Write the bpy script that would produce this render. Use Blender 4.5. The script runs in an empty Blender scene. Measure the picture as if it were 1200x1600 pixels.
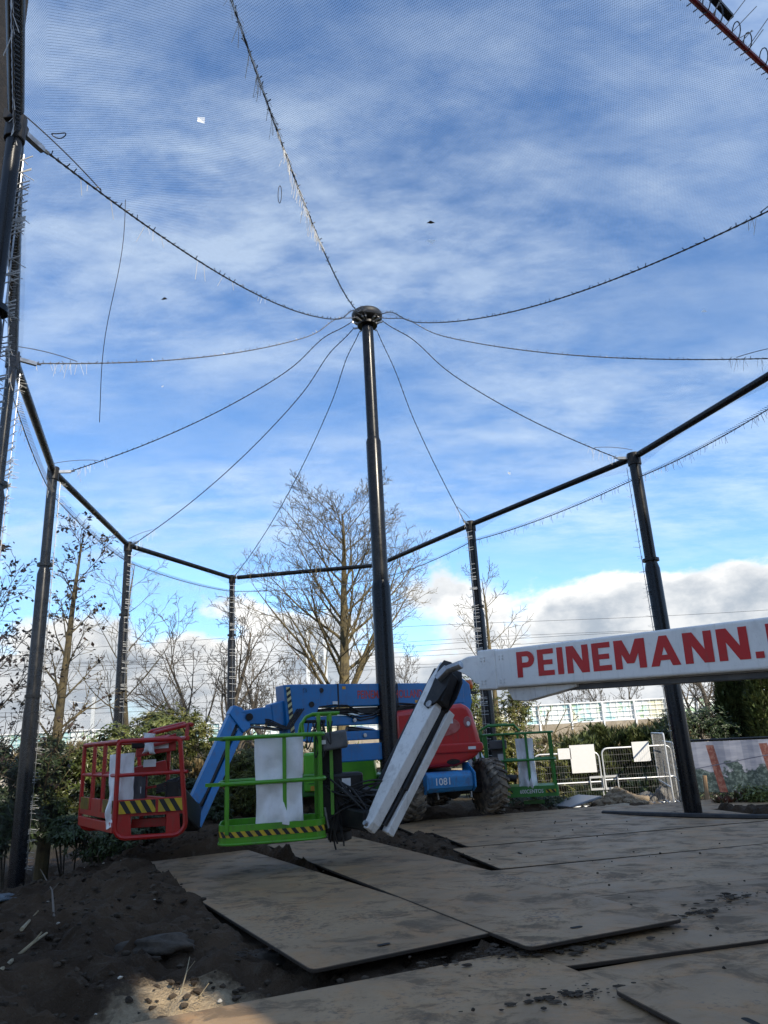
import bpy, math, random
import numpy as np
from mathutils import Vector, Matrix, Quaternion
from mathutils import noise as mnoise

random.seed(7)
SC = bpy.context.scene
COL = SC.collection
RAD = math.radians

# ------------------------------------------------------------------ camera
FPX, EH = 1130.0, 1.45                      # focal length in pixels of the 1200x1600 photo, eye height
_up = Vector((-197, 3576, FPX)).normalized()
_Y = (Vector((0, 0, 1)) - _up.z * _up).normalized()
_X = Vector((_Y.y * _up.z - _Y.z * _up.y, _Y.z * _up.x - _Y.x * _up.z, _Y.x * _up.y - _Y.y * _up.x))
if _X.x < 0: _X = -_X
def _w(v): return Vector((_X.dot(v), _Y.dot(v), _up.dot(v)))
RIGHT, UPV, FWD = _w(Vector((1, 0, 0))), _w(Vector((0, 1, 0))), _w(Vector((0, 0, 1)))
cam = bpy.data.cameras.new('camera')
cam.sensor_fit = 'VERTICAL'; cam.sensor_height = 36; cam.lens = FPX / 1600 * 36
cam.clip_start = 0.05; cam.clip_end = 3000
camo = bpy.data.objects.new('camera', cam); COL.objects.link(camo)
camo.matrix_world = Matrix(((RIGHT.x, UPV.x, -FWD.x, 0), (RIGHT.y, UPV.y, -FWD.y, 0), (RIGHT.z, UPV.z, -FWD.z, EH), (0, 0, 0, 1)))
SC.camera = camo
def P(x, y, Y):
    """point at depth Y (metres ahead) seen in the photograph at pixel x, y"""
    d = RIGHT * ((x - 600) / FPX) + UPV * ((800 - y) / FPX) + FWD
    return Vector((0, 0, EH)) + d * (Y / d.y)

# ------------------------------------------------------------------ sky, sun, exposure
SUN_EL, SUN_AZ = RAD(33), RAD(145)          # azimuth clockwise from +Y
w = bpy.data.worlds.new('World'); SC.world = w; w.use_nodes = True
class NT:
    def __init__(s, tree): s.t = tree; s.n = tree.nodes; s.l = tree.links
    def node(s, typ, ins=None, **kw):
        n = s.n.new(typ)
        for k, v in kw.items(): setattr(n, k, v)
        for k, v in (ins or {}).items(): s.set(n.inputs[k], v)
        return n
    def set(s, sock, v):
        if isinstance(v, bpy.types.NodeSocket): s.l.new(v, sock)
        elif isinstance(v, bpy.types.Node): s.l.new(v.outputs[0], sock)
        else:
            if hasattr(sock, 'default_value'):
                if isinstance(v, (tuple, list)) and len(v) == 3 and sock.type == 'RGBA': v = (*v, 1)
                sock.default_value = v
    def m(s, op, a, b=0.0, c=None, clamp=False):
        n = s.node('ShaderNodeMath', operation=op, use_clamp=clamp)
        s.set(n.inputs[0], a); s.set(n.inputs[1], b)
        if c is not None: s.set(n.inputs[2], c)
        return n.outputs[0]
    def mix(s, f, a, b, blend='MIX'):
        n = s.node('ShaderNodeMix', data_type='RGBA', blend_type=blend)
        s.set(n.inputs[0], f); s.set(n.inputs[6], a); s.set(n.inputs[7], b)
        return n.outputs[2]
    def ss(s, v, lo, hi, a=0.0, b=1.0):
        n = s.node('ShaderNodeMapRange', interpolation_type='SMOOTHSTEP')
        for i, q in enumerate((v, lo, hi, a, b)): s.set(n.inputs[i], q)
        return n.outputs[0]
    def noise(s, vec, scale, detail=5, rough=.55, dist=0.0):
        n = s.node('ShaderNodeTexNoise', {'Scale': scale, 'Detail': detail, 'Roughness': rough, 'Distortion': dist})
        if vec is not None: s.set(n.inputs['Vector'], vec)
        return n.outputs[0]
    def mapping(s, vec, loc=(0, 0, 0), rot=(0, 0, 0), scale=(1, 1, 1)):
        return s.node('ShaderNodeMapping', {'Vector': vec, 'Location': loc, 'Rotation': rot, 'Scale': scale}).outputs[0]
def build_world():
    T = NT(w.node_tree); T.n.clear()
    sky = T.node('ShaderNodeTexSky', sky_type='NISHITA', sun_disc=False, sun_elevation=SUN_EL, sun_rotation=SUN_AZ,
                 air_density=1.0, dust_density=0.3, ozone_density=2.5, altitude=0)
    tc = T.node('ShaderNodeTexCoord').outputs['Generated']
    sep = T.node('ShaderNodeSeparateXYZ', {0: tc}); x, y, z = sep.outputs
    zz = T.m('ADD', T.m('MAXIMUM', z, 0.0), 0.16)
    flat = T.node('ShaderNodeCombineXYZ', {0: T.m('DIVIDE', x, zz), 1: T.m('DIVIDE', y, zz), 2: 0.0}).outputs[0]
    # high thin cloud in streaks
    st = T.mapping(flat, (0.3, 0.1, 0), (0, 0, RAD(-52)), (1.3, 2.6, 1))
    big = T.noise(T.mapping(flat, (3.1, 0.7, 0), (0, 0, RAD(-40)), (.55, .95, 1)), 1.15, 5, .55, .1)
    fine = T.noise(st, 2.6, 11, .66, .12)
    cir = T.m('MULTIPLY', T.ss(big, .30, .62), T.ss(fine, .26, .74))
    cir = T.m('ADD', cir, T.m('MULTIPLY', T.ss(fine, .25, .8), .26))
    cir = T.m('MULTIPLY', cir, T.ss(z, 0.10, .32), clamp=True)
    # pale veil lower down, towards the cloud bank
    # bank of cumulus along the horizon
    hv = T.node('ShaderNodeCombineXYZ', {0: x, 1: y, 2: T.m('MULTIPLY', z, 1.7)}).outputs[0]
    n1 = T.noise(hv, 4.2, 10, .55, .1)
    n2 = T.noise(T.mapping(hv, (4, 2, .04)), 3.2, 9, .55, .1)
    top = T.m('ADD', T.m('ADD', T.m('MULTIPLY', T.m('SUBTRACT', n1, .5), .52), T.m('MULTIPLY', T.m('SUBTRACT', T.noise(T.mapping(hv, (1.7, .4, 0)), 1.6, 2, .5), .5), .12)), .20)
    cum = T.ss(T.m('SUBTRACT', top, z), -.006, .034)
    hole = T.ss(n2, .60, .72)
    cum = T.m('MULTIPLY', cum, T.m('SUBTRACT', 1.0, T.m('MULTIPLY', hole, .75)))
    wisp = T.m('MULTIPLY', T.ss(T.noise(T.mapping(hv, (7, 1, .3)), 7.0, 8, .6), .60, .74), T.m('MULTIPLY', T.ss(z, .36, .22), .30))
    # cloud brightness: bright rims where the sun reaches, grey in the thick of it
    thick = T.ss(T.m('SUBTRACT', top, z), .01, .10)
    lum = T.m('ADD', T.m('MULTIPLY', T.m('SUBTRACT', 1.0, thick), .62), T.m('MULTIPLY', T.ss(T.noise(T.mapping(hv, (2.2, 6, .1)), 6.5, 8, .6), .38, .64), .62), clamp=True)
    ccol = T.mix(lum, (2.35, 2.7, 3.15), (6.2, 6.15, 6.0))
    skyc = T.mix(1.0, sky.outputs[0], (.82, 1.05, 1.27), 'MULTIPLY')
    c = T.mix(T.m('MULTIPLY', cir, .54), skyc, (4.7, 5.5, 6.3))
    c = T.mix(wisp, c, (3.0, 3.5, 4.4))
    c = T.mix(cum, c, ccol)
    bg = T.node('ShaderNodeBackground', {'Color': c, 'Strength': 0.10})
    out = T.node('ShaderNodeOutputWorld', {'Surface': bg.outputs[0]})
build_world()
SDIR = Vector((math.sin(SUN_AZ) * math.cos(SUN_EL), math.cos(SUN_AZ) * math.cos(SUN_EL), math.sin(SUN_EL)))
sun = bpy.data.lights.new('sun', 'SUN'); sun.energy = 3.1; sun.angle = RAD(0.53); sun.color = (1, .90, .74)
suno = bpy.data.objects.new('sun', sun); COL.objects.link(suno); suno.location = (10, -10, 30)
suno.rotation_euler = SDIR.to_track_quat('Z', 'Y').to_euler()
vs = SC.view_settings
vs.view_transform = 'Standard'; vs.look = 'None'; vs.gamma = 1; vs.use_curve_mapping = False; vs.exposure = 1.0

# ------------------------------------------------------------------ materials
MATS = {}
def mat(name, col, rough=.6, metal=0.0, col2=None, nscale=3.0, bump=0.0, bscale=30.0, lo=.40, hi=.65, spec=.5, coords='Object', island=0.0, trans=0.0, coat=0.0, rough2=None, detail=6, dirt=0.0):
    if name in MATS: return MATS[name]
    m = bpy.data.materials.new(name); m.use_nodes = True; MATS[name] = m
    T = NT(m.node_tree); b = T.n['Principled BSDF']
    b.inputs['Roughness'].default_value = rough; b.inputs['Metallic'].default_value = metal
    b.inputs['Specular IOR Level'].default_value = spec; b.inputs['Coat Weight'].default_value = coat
    tc = T.node('ShaderNodeTexCoord').outputs[coords]
    c = (*col, 1)
    if col2 is not None:
        f = T.ss(T.noise(tc, nscale, detail, .62), lo, hi)
        c = T.mix(f, col, col2)
        if rough2 is not None: T.set(b.inputs['Roughness'], T.ss(T.noise(tc, nscale, detail, .62), lo, hi, rough, rough2))
    if dirt:
        pos = T.node('ShaderNodeNewGeometry').outputs['Position']
        d1 = T.ss(T.noise(pos, 5.5, 9, .72), .50, .70); d2 = T.ss(T.noise(T.mapping(pos, scale=(9, 9, 1.1)), 2.0, 6, .65), .52, .72); d3 = T.ss(T.noise(T.mapping(pos, (3, 1, 5)), 38, 4, .7), .62, .70)
        c = T.mix(T.m('MULTIPLY', T.m('MAXIMUM', d1, d2), dirt), c, (.085, .068, .050)); c = T.mix(T.m('MULTIPLY', d3, dirt * .9), c, (.05, .042, .036))
    if island:
        r = T.node('ShaderNodeNewGeometry').outputs['Random Per Island']
        k = T.m('ADD', T.m('MULTIPLY', r, 2 * island), 1 - island)
        c = T.mix(1.0, c, T.node('ShaderNodeCombineColor', {0: k, 1: k, 2: k}).outputs[0], 'MULTIPLY')
    T.set(b.inputs['Base Color'], c)
    if bump:
        bn = T.node('ShaderNodeBump', {'Strength': bump, 'Distance': .02, 'Height': T.noise(tc, bscale, 6, .6)})
        T.set(b.inputs['Normal'], bn.outputs[0])
    if trans:
        tr = T.node('ShaderNodeBsdfTranslucent'); T.set(tr.inputs[0], c)
        mx = T.node('ShaderNodeMixShader', {0: trans, 1: b.outputs[0], 2: tr.outputs[0]})
        T.set(T.n['Material Output'].inputs['Surface'], mx.outputs[0])
    return m

anth = mat('anthracite_steel', (.006, .0068, .0085), .24, .0, (.010, .0115, .014), 5, spec=.3, rough2=.32)
galv = mat('galvanised', (.42, .43, .44), .35, .9, (.30, .31, .32), 12)
cablem = mat('black_cable', (.012, .012, .013), .5)
cordm = mat('steel_cord', (.20, .20, .21), .4, .6)
tiem = mat('white_nylon', (.62, .62, .60), .45)
blackm = mat('black_rubber', (.012, .012, .013), .6, 0, (.03, .027, .024), 7)
blacksteel = mat('black_steel', (.007, .0075, .009), .45, 0, (.022, .020, .018), 6, spec=.35)
white = mat('white_paint', (.82, .82, .80), .38, 0, (.70, .71, .70), 2.2, .03, 40, .5, .8, dirt=.14)
whitedull = mat('white_worn_paint', (.74, .74, .72), .45, 0, (.60, .59, .56), 2.8, .03, 40, .48, .75, dirt=.30)
redp = mat('red_paint', (.43, .018, .014), .34, 0, (.30, .03, .025), 3.5, .02, 30, .5, .75, dirt=.40)
redhood = mat('red_hood_paint', (.47, .022, .022), .28, 0, (.36, .035, .035), 1.8, .02, 20, .5, .8, coat=.2, dirt=.32)
redtxt = mat('red_print', (.53, .012, .014), .4, dirt=.22)
orangetxt = mat('faded_red_print', (.42, .05, .05), .5)
bluep = mat('blue_paint', (.004, .145, .38), .36, 0, (.008, .11, .28), 2.5, .02, 30, .5, .8, dirt=.34)
bluebump = mat('blue_scuffed_paint', (.02, .19, .42), .42, 0, (.04, .12, .25), 5, .03, 30, .48, .7, dirt=.6)
greenp = mat('green_paint', (.075, .30, .010), .36, 0, (.06, .21, .015), 3, .02, 30, .5, .75, dirt=.40)
greenhood = mat('light_green_hood', (.13, .50, .03), .3, 0, (.10, .40, .03), 2)
greendark = mat('dark_green_paint', (.035, .20, .03), .4, 0, (.03, .13, .025), 3)
yellow = mat('hazard_yellow', (.62, .42, .012), .45, 0, (.42, .30, .03), 6, dirt=.35)
hazblack = mat('hazard_black', (.012, .012, .012), .5)
greyplastic = mat('grey_plastic', (.07, .075, .08), .5, 0, (.11, .11, .11), 5)
sackm = mat('white_plastic_sack', (.82, .82, .82), .42, 0, (.70, .70, .69), 4, .25, 5, dirt=.10)
tyrem = mat('tyre_rubber', (.07, .058, .045), .85, 0, (.24, .19, .135), 6, .15, 40, .42, .62)
lampm = mat('orange_lens', (.55, .10, .01), .25)
glassm = mat('lamp_lens', (.30, .12, .12), .15)
stickm = mat('sticker_white', (.66, .66, .65), .5)
rimm = mat('dark_rim', (.05, .05, .052), .5, 0, (.11, .09, .07), 7)

def soil_material():
    m = bpy.data.materials.new('soil'); m.use_nodes = True; T = NT(m.node_tree); b = T.n['Principled BSDF']
    pos = T.node('ShaderNodeNewGeometry').outputs['Position']
    n1 = T.noise(pos, .9, 6, .6); n2 = T.noise(pos, 9, 8, .65); n3 = T.noise(pos, 60, 4, .6)
    c = T.mix(T.ss(n1, .35, .65), (.046, .030, .018), (.090, .060, .037))
    c = T.mix(T.ss(n2, .52, .72), c, (.095, .073, .052))
    c = T.mix(T.m('MULTIPLY', T.ss(n3, .60, .70), .5), c, (.10, .083, .062))
    sep = T.node('ShaderNodeSeparateXYZ', {0: pos})
    far = T.ss(T.m('ADD', sep.outputs[1], T.m('MULTIPLY', n1, 3)), 19, 24)
    c = T.mix(far, c, T.mix(n2, (.045, .06, .02), (.10, .09, .045)))
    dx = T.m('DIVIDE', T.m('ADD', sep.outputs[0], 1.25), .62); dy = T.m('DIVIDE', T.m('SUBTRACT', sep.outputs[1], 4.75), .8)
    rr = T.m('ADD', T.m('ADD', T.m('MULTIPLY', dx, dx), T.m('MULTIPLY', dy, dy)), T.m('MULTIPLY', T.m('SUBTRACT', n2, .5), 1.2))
    c = T.mix(T.ss(rr, 1.15, .55), c, T.mix(T.ss(T.noise(pos, 14, 5, .6), .3, .7), (.30, .225, .14), (.42, .33, .215)))      # pale sandy colour painted in under the sun patch to brighten it
    T.set(b.inputs['Base Color'], c); b.inputs['Roughness'].default_value = .95; b.inputs['Specular IOR Level'].default_value = .2
    h = T.m('ADD', T.m('MULTIPLY', n2, .7), T.m('MULTIPLY', n3, .35))
    T.set(b.inputs['Normal'], T.node('ShaderNodeBump', {'Strength': 1.0, 'Distance': .07, 'Height': h}).outputs[0])
    return m
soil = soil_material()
clodm = mat('soil_clod', (.038, .029, .021), .95, 0, (.080, .062, .045), 8, .4, 50, spec=.2)

def plate_material():
    m = bpy.data.materials.new('steel_plate'); m.use_nodes = True; T = NT(m.node_tree); b = T.n['Principled BSDF']
    geo = T.node('ShaderNodeNewGeometry'); pos = geo.outputs['Position']
    rnd = T.node('ShaderNodeObjectInfo').outputs['Random']
    off = T.node('ShaderNodeVectorMath', {0: pos, 1: T.node('ShaderNodeCombineXYZ', {0: T.m('MULTIPLY', rnd, 37), 1: 0.0, 2: 0.0}).outputs[0]}, operation='ADD').outputs[0]
    n1 = T.noise(off, .8, 7, .62); n2 = T.noise(off, 3.2, 8, .68, .6); n3 = T.noise(off, 24, 6, .7)
    smear = T.noise(T.mapping(off, (0, 0, 0), (0, 0, RAD(25)), (1.0, 1.3, 1)), 2.4, 9, .72, .5)
    scr = T.noise(T.mapping(off, (3, 1, 0), (0, 0, RAD(60)), (1.0, 9, 1)), 2.2, 5, .6, .3)
    c = T.mix(T.ss(n1, .36, .64), (.245, .160, .085), (.36, .238, .126))
    c = T.mix(T.m('MULTIPLY', T.ss(n2, .46, .64), .75), c, (.36, .20, .085))       # rust bloom
    c = T.mix(T.m('MULTIPLY', T.ss(smear, .49, .62), .72), c, (.105, .074, .045))     # smeared mud
    c = T.mix(T.m('MULTIPLY', T.ss(T.m('MULTIPLY', n3, n1), .29, .39), .65), c, (.052, .040, .029))
    c = T.mix(T.m('MULTIPLY', T.ss(n3, .58, .70), .35), c, (.29, .23, .16))
    c = T.mix(T.m('MULTIPLY', T.ss(scr, .60, .72), .12), c, (.30, .235, .16))
    k = T.m('ADD', T.m('MULTIPLY', rnd, .25), .86)
    c = T.mix(1.0, c, T.node('ShaderNodeCombineColor', {0: k, 1: k, 2: k}).outputs[0], 'MULTIPLY')
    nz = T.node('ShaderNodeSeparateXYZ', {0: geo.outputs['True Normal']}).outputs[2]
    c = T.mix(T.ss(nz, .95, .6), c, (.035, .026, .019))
    T.set(b.inputs['Base Color'], c); b.inputs['Specular IOR Level'].default_value = .35
    T.set(b.inputs['Roughness'], T.ss(smear, .4, .7, .55, .85))
    h = T.m('ADD', T.m('MULTIPLY', n3, .5), T.m('MULTIPLY', smear, .8))
    T.set(b.inputs['Normal'], T.node('ShaderNodeBump', {'Strength': .5, 'Distance': .012, 'Height': h}).outputs[0])
    return m
platem = plate_material()

def net_material(name, cell, wire, col):
    """knotted netting too fine to model: diamond mesh from the surface's own metre coordinates"""
    m = bpy.data.materials.new(name); m.use_nodes = True; T = NT(m.node_tree); b = T.n['Principled BSDF']
    b.inputs['Base Color'].default_value = (*col, 1); b.inputs['Roughness'].default_value = .5
    uv = T.node('ShaderNodeTexCoord').outputs['UV']
    s = T.node('ShaderNodeSeparateXYZ', {0: uv})
    u = T.m('DIVIDE', s.outputs[0], cell); v = T.m('DIVIDE', s.outputs[1], cell * 1.25)
    a1 = T.m('PINGPONG', T.m('ADD', u, v), .5); a2 = T.m('PINGPONG', T.m('SUBTRACT', u, v), .5)
    al = T.m('MAXIMUM', T.m('LESS_THAN', a1, wire), T.m('LESS_THAN', a2, wire))
    mx = T.node('ShaderNodeMixShader', {0: al, 1: T.node('ShaderNodeBsdfTransparent').outputs[0], 2: b.outputs[0]})
    T.set(T.n['Material Output'].inputs['Surface'], mx.outputs[0])
    return m
netm = net_material('roof_netting', .024, .040, (.035, .037, .042))
sidenetm = net_material('side_netting', .030, .042, (.03, .032, .036))

# ------------------------------------------------------------------ mesh helpers
def frame(axis, up=Vector((0, 0, 1))):
    z = Vector(axis).normalized(); up = Vector(up)
    if abs(z.dot(up)) > .98: up = Vector((1, 0, 0)) if abs(z.x) < .9 else Vector((0, 1, 0))
    x = up.cross(z).normalized(); y = z.cross(x)
    return x, y, z
class MB:
    def __init__(s): s.v = []; s.f = []; s.uv = None
    def add(s, vs, fs):
        o = len(s.v); s.v += [tuple(q) for q in vs]; s.f += [tuple(i + o for i in f) for f in fs]; return s
    def hexa(s, c8): return s.add(c8, [(0, 3, 2, 1), (4, 5, 6, 7), (0, 1, 5, 4), (1, 2, 6, 5), (2, 3, 7, 6), (3, 0, 4, 7)])
    def box(s, c, size, M=None):
        c = Vector(c); hx, hy, hz = (q / 2 for q in size)
        q = [Vector((a * hx, b * hy, d * hz)) for d in (-1, 1) for a, b in ((-1, -1), (1, -1), (1, 1), (-1, 1))]
        return s.hexa([c + (M @ k if M else k) for k in q])
    def bar(s, p, q, wd, ht, up=(0, 0, 1), wd2=None, ht2=None):
        """box beam p->q, wd across, ht along up"""
        p, q = Vector(p), Vector(q); x, y, z = frame(q - p, up)
        wd2 = wd if wd2 is None else wd2; ht2 = ht if ht2 is None else ht2
        c = []
        for o, W, H in ((p, wd, ht), (q, wd2, ht2)):
            c += [o - x * W / 2 - y * H / 2, o + x * W / 2 - y * H / 2, o + x * W / 2 + y * H / 2, o - x * W / 2 + y * H / 2]
        return s.hexa(c)
    def tube(s, pts, r, n=8, cap=True, closed=False):
        pts = [Vector(p) for p in pts]; N = len(pts)
        R = r if isinstance(r, (list, tuple)) else [r] * N
        o = len(s.v); prev = None; vs = []
        for i, p in enumerate(pts):
            if closed: t = pts[(i + 1) % N] - pts[i - 1]
            else: t = pts[min(i + 1, N - 1)] - pts[max(i - 1, 0)]
            if t.length < 1e-9: t = Vector((0, 0, 1))
            t.normalize()
            if prev is None: x, y, _ = frame(t)
            else:
                x = prev - t * prev.dot(t)
                if x.length < 1e-6: x = frame(t)[0]
                x.normalize(); y = t.cross(x)
            prev = x
            for k in range(n):
                a = 2 * math.pi * k / n
                vs.append(p + (x * math.cos(a) + y * math.sin(a)) * R[i])
        fs = []
        for i in range(N if closed else N - 1):
            j = (i + 1) % N
            for k in range(n):
                k2 = (k + 1) % n
                fs.append((i * n + k, i * n + k2, j * n + k2, j * n + k))
        if cap and not closed:
            fs.append(tuple(range(n - 1, -1, -1))); fs.append(tuple((N - 1) * n + k for k in range(n)))
        return s.add(vs, fs)
    def lathe(s, o, axis, prof, n=24, up=(0, 0, 1)):
        """prof: list of (along axis, radius)"""
        o = Vector(o); x, y, z = frame(axis, up)
        vs = []
        for (h, r) in prof:
            for k in range(n):
                a = 2 * math.pi * k / n; vs.append(o + z * h + (x * math.cos(a) + y * math.sin(a)) * r)
        fs = []
        for i in range(len(prof) - 1):
            for k in range(n):
                k2 = (k + 1) % n; fs.append((i * n + k, i * n + k2, (i + 1) * n + k2, (i + 1) * n + k))
        fs.append(tuple(range(n - 1, -1, -1))); fs.append(tuple((len(prof) - 1) * n + k for k in range(n)))
        return s.add(vs, fs)
    def prism(s, poly, d):
        """poly: 3d points of one face (counter-clockwise seen from the side d points away from); extruded by d"""
        poly = [Vector(p) for p in poly]; n = len(poly); d = Vector(d)
        vs = poly + [p + d for p in poly]
        fs = [tuple(range(n - 1, -1, -1)), tuple(range(n, 2 * n))] + [(i, (i + 1) % n, n + (i + 1) % n, n + i) for i in range(n)]
        return s.add(vs, fs)
    def build(s, name, m, parent=None, smooth=False, bevel=0.0, loc=None, segs=2, sharp=35):
        me = bpy.data.meshes.new(name); me.from_pydata(s.v, [], s.f)
        o = bpy.data.objects.new(name, me); COL.objects.link(o)
        if m: me.materials.append(m)
        if s.uv is not None:
            l = me.uv_layers.new(name='UVMap'); arr = np.array([s.uv[vi] for f in s.f for vi in f], dtype=np.float32).ravel()
            l.data.foreach_set('uv', arr)
        if smooth:
            me.shade_smooth()
            try: me.set_sharp_from_angle(angle=RAD(sharp))
            except Exception: pass
        if bevel:
            b = o.modifiers.new('bevel', 'BEVEL'); b.width = bevel; b.segments = segs; b.limit_method = 'ANGLE'; b.angle_limit = RAD(40)
            b.harden_normals = False
        if parent is not None:
            o.parent = parent; o.matrix_parent_inverse = parent.matrix_basis.inverted()
        if loc is not None: o.location = loc
        return o
def tag(o, label=None, cat=None, group=None, kind=None):
    if label: o['label'] = label
    if cat: o['category'] = cat
    if group: o['group'] = group
    if kind: o['kind'] = kind
    return o
def empty(name, loc, label, cat, group=None, rz=0.0):
    o = bpy.data.objects.new(name, None); COL.objects.link(o); o.location = loc; o.rotation_euler = (0, 0, rz)
    o.empty_display_size = .2
    o.matrix_basis  # location set, no scale
    return tag(o, label, cat, group)
def part(parent, name, m, fn, **kw):
    """fn(MB) fills a mesh in the parent's own local space when local=True, else in world space"""
    local = kw.pop('local', False); kind = kw.pop('kind', None)
    b = MB(); fn(b); o = b.build(name, m, None, **kw)
    o.parent = parent
    if not local:
        M = parent.matrix_basis.copy(); q = parent.parent
        while q is not None: M = q.matrix_basis @ M if False else M; q = None
        o.matrix_parent_inverse = WM(parent).inverted()
    if kind: o['kind'] = kind
    return o
def WM(o):
    M = Matrix.LocRotScale(o.location, o.rotation_euler, o.scale)
    if o.parent: M = WM(o.parent) @ o.matrix_parent_inverse @ M
    return M
def sag(p, q, s, n=24):
    p, q = Vector(p), Vector(q)
    return [p.lerp(q, i / n) - Vector((0, 0, 4 * s * (i / n) * (1 - i / n))) for i in range(n + 1)]
def text_mesh(txt, bold=.0, space=1.0, extrude=.0):
    c = bpy.data.curves.new('lettering', 'FONT'); c.body = txt; c.offset = bold; c.extrude = extrude; c.resolution_u = 4; c.space_character = space
    o = bpy.data.objects.new('lettering', c); COL.objects.link(o)
    dg = bpy.context.evaluated_depsgraph_get(); me = bpy.data.meshes.new_from_object(o.evaluated_get(dg))
    bpy.data.objects.remove(o); return me
def lettering(parent, txt, org, xdir, ydir, width, height, m, bold=.02, space=1.0, name='lettering', x0=None, gap=.004):
    me = text_mesh(txt, bold, space); n = len(me.vertices); co = np.zeros(n * 3, dtype=np.float32); me.vertices.foreach_get('co', co); co = co.reshape(-1, 3)
    lo, hi = co.min(0), co.max(0)
    xd, yd = Vector(xdir).normalized(), Vector(ydir).normalized(); nd = xd.cross(yd)
    u = (co[:, 0] - lo[0]) / (hi[0] - lo[0]) * width; v = (co[:, 1] - lo[1]) / (hi[1] - lo[1]) * height
    W = np.outer(u, xd) + np.outer(v, yd) + np.array(Vector(org) + nd * gap)
    me.vertices.foreach_set('co', W.astype(np.float32).ravel()); me.update(); me.materials.clear(); me.materials.append(m)
    o = bpy.data.objects.new(name, me); COL.objects.link(o); o.parent = parent; o.matrix_parent_inverse = WM(parent).inverted()
    return o
def block_letters(parent, txt, org, xd, yd, sx, sy, m):
    """bold sans capitals cut from sheet, one child for each letter"""
    k = .215
    def rc(a, b, c, d): return [(a, b), (c, b), (c, d), (a, d)]
    arc = [(math.cos(RAD(t)), math.sin(RAD(t))) for t in range(-90, 91, 15)]
    bowl = [[(.40 + .08 * arc[i][0], .685 + .12 * arc[i][1]), (.40 + .29 * arc[i][0], .685 + .315 * arc[i][1]), (.40 + .29 * arc[i + 1][0], .685 + .315 * arc[i + 1][1]), (.40 + .08 * arc[i + 1][0], .685 + .12 * arc[i + 1][1])] for i in range(12)]
    G = {'P': (.69, [rc(0, 0, k, 1), rc(k, .805, .40, 1), rc(k, .37, .40, .565)] + bowl), 'E': (.60, [rc(0, 0, k, 1), rc(k, 0, .60, .19), rc(k, .41, .55, .59), rc(k, .81, .60, 1)]), 'I': (k, [rc(0, 0, k, 1)]),
         'N': (.76, [rc(0, 0, k, 1), rc(.76 - k, 0, .76, 1), [(0, 1), (.76 - .26, 0), (.76, 0), (.26, 1)]]), 'M': (.94, [rc(0, 0, k, 1), rc(.94 - k, 0, .94, 1), [(0, 1), (.36, .18), (.58, .18), (.27, 1)], [(.94, 1), (.67, 1), (.36, .18), (.58, .18)]]),
         'A': (.84, [[(0, 0), (.235, 0), (.53, 1), (.31, 1)], [(.84, 0), (.53, 1), (.31, 1), (.605, 0)], rc(.19, .19, .65, .36)]), 'L': (.56, [rc(0, 0, k, 1), rc(k, 0, .56, .19)]), '.': (.20, [rc(0, 0, .2, .2)])}
    xd, yd = Vector(xd).normalized(), Vector(yd).normalized(); nd = xd.cross(yd); x = 0.0
    for ch in txt:
        wd, polys = G[ch]; b = MB()
        for i, pl in enumerate(polys):
            q = [Vector(org) + xd * ((x + u) * sx) + yd * (v * sy) + nd * (.004 + .0004 * i) for u, v in pl]
            if (q[1] - q[0]).cross(q[2] - q[1]).dot(nd) < 0: q = q[::-1]
            b.add(q, [tuple(range(len(q)))])
        o = b.build('letter', m); o.parent = parent; o.matrix_parent_inverse = WM(parent).inverted(); x += wd + .12
def hazard(parent, path, up, height, stripe=.055, slant=.06, name='hazard_stripe', thick=.004, cols=(yellow, hazblack)):
    """yellow tape with slanting black bars along a polyline (outer side on the left of up x direction)"""
    path = [Vector(p) for p in path]; up = Vector(up).normalized()
    L = [0.0]
    for i in range(1, len(path)): L.append(L[-1] + (path[i] - path[i - 1]).length)
    def at(s):
        s = max(0, min(L[-1], s))
        for i in range(1, len(L)):
            if s <= L[i] + 1e-9:
                t = (s - L[i - 1]) / max(L[i] - L[i - 1], 1e-9); d = (path[i] - path[i - 1]).normalized()
                return path[i - 1].lerp(path[i], t), d.cross(up).normalized()
        return path[-1], (path[-1] - path[-2]).normalized().cross(up).normalized()
    def strip(b, g):
        for i in range(len(path) - 1):
            nrm = (path[i + 1] - path[i]).cross(up).normalized() * g
            b.add([path[i] + nrm, path[i + 1] + nrm, path[i + 1] + nrm + up * height, path[i] + nrm + up * height], [(0, 1, 2, 3)])
    tape = part(parent, name, cols[0], lambda b: strip(b, thick))
    def bars(b):
        s = 0.0; K = 4
        while s < L[-1] - stripe:
            cols_ = []
            for k in range(K + 1):
                h = k / K; row = []
                for e in (0, stripe):
                    q, nn = at(s + e - slant * (h - .5) + slant * .5); row.append(q + nn * (thick + .003) + up * height * h)
                cols_.append(row)
            for k in range(K): b.add([cols_[k][0], cols_[k][1], cols_[k + 1][1], cols_[k + 1][0]], [(0, 1, 2, 3)])
            s += 2 * stripe
    o = part(tape, 'black_bars', cols[1], bars); o['kind'] = 'stuff'
    return tape

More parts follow.
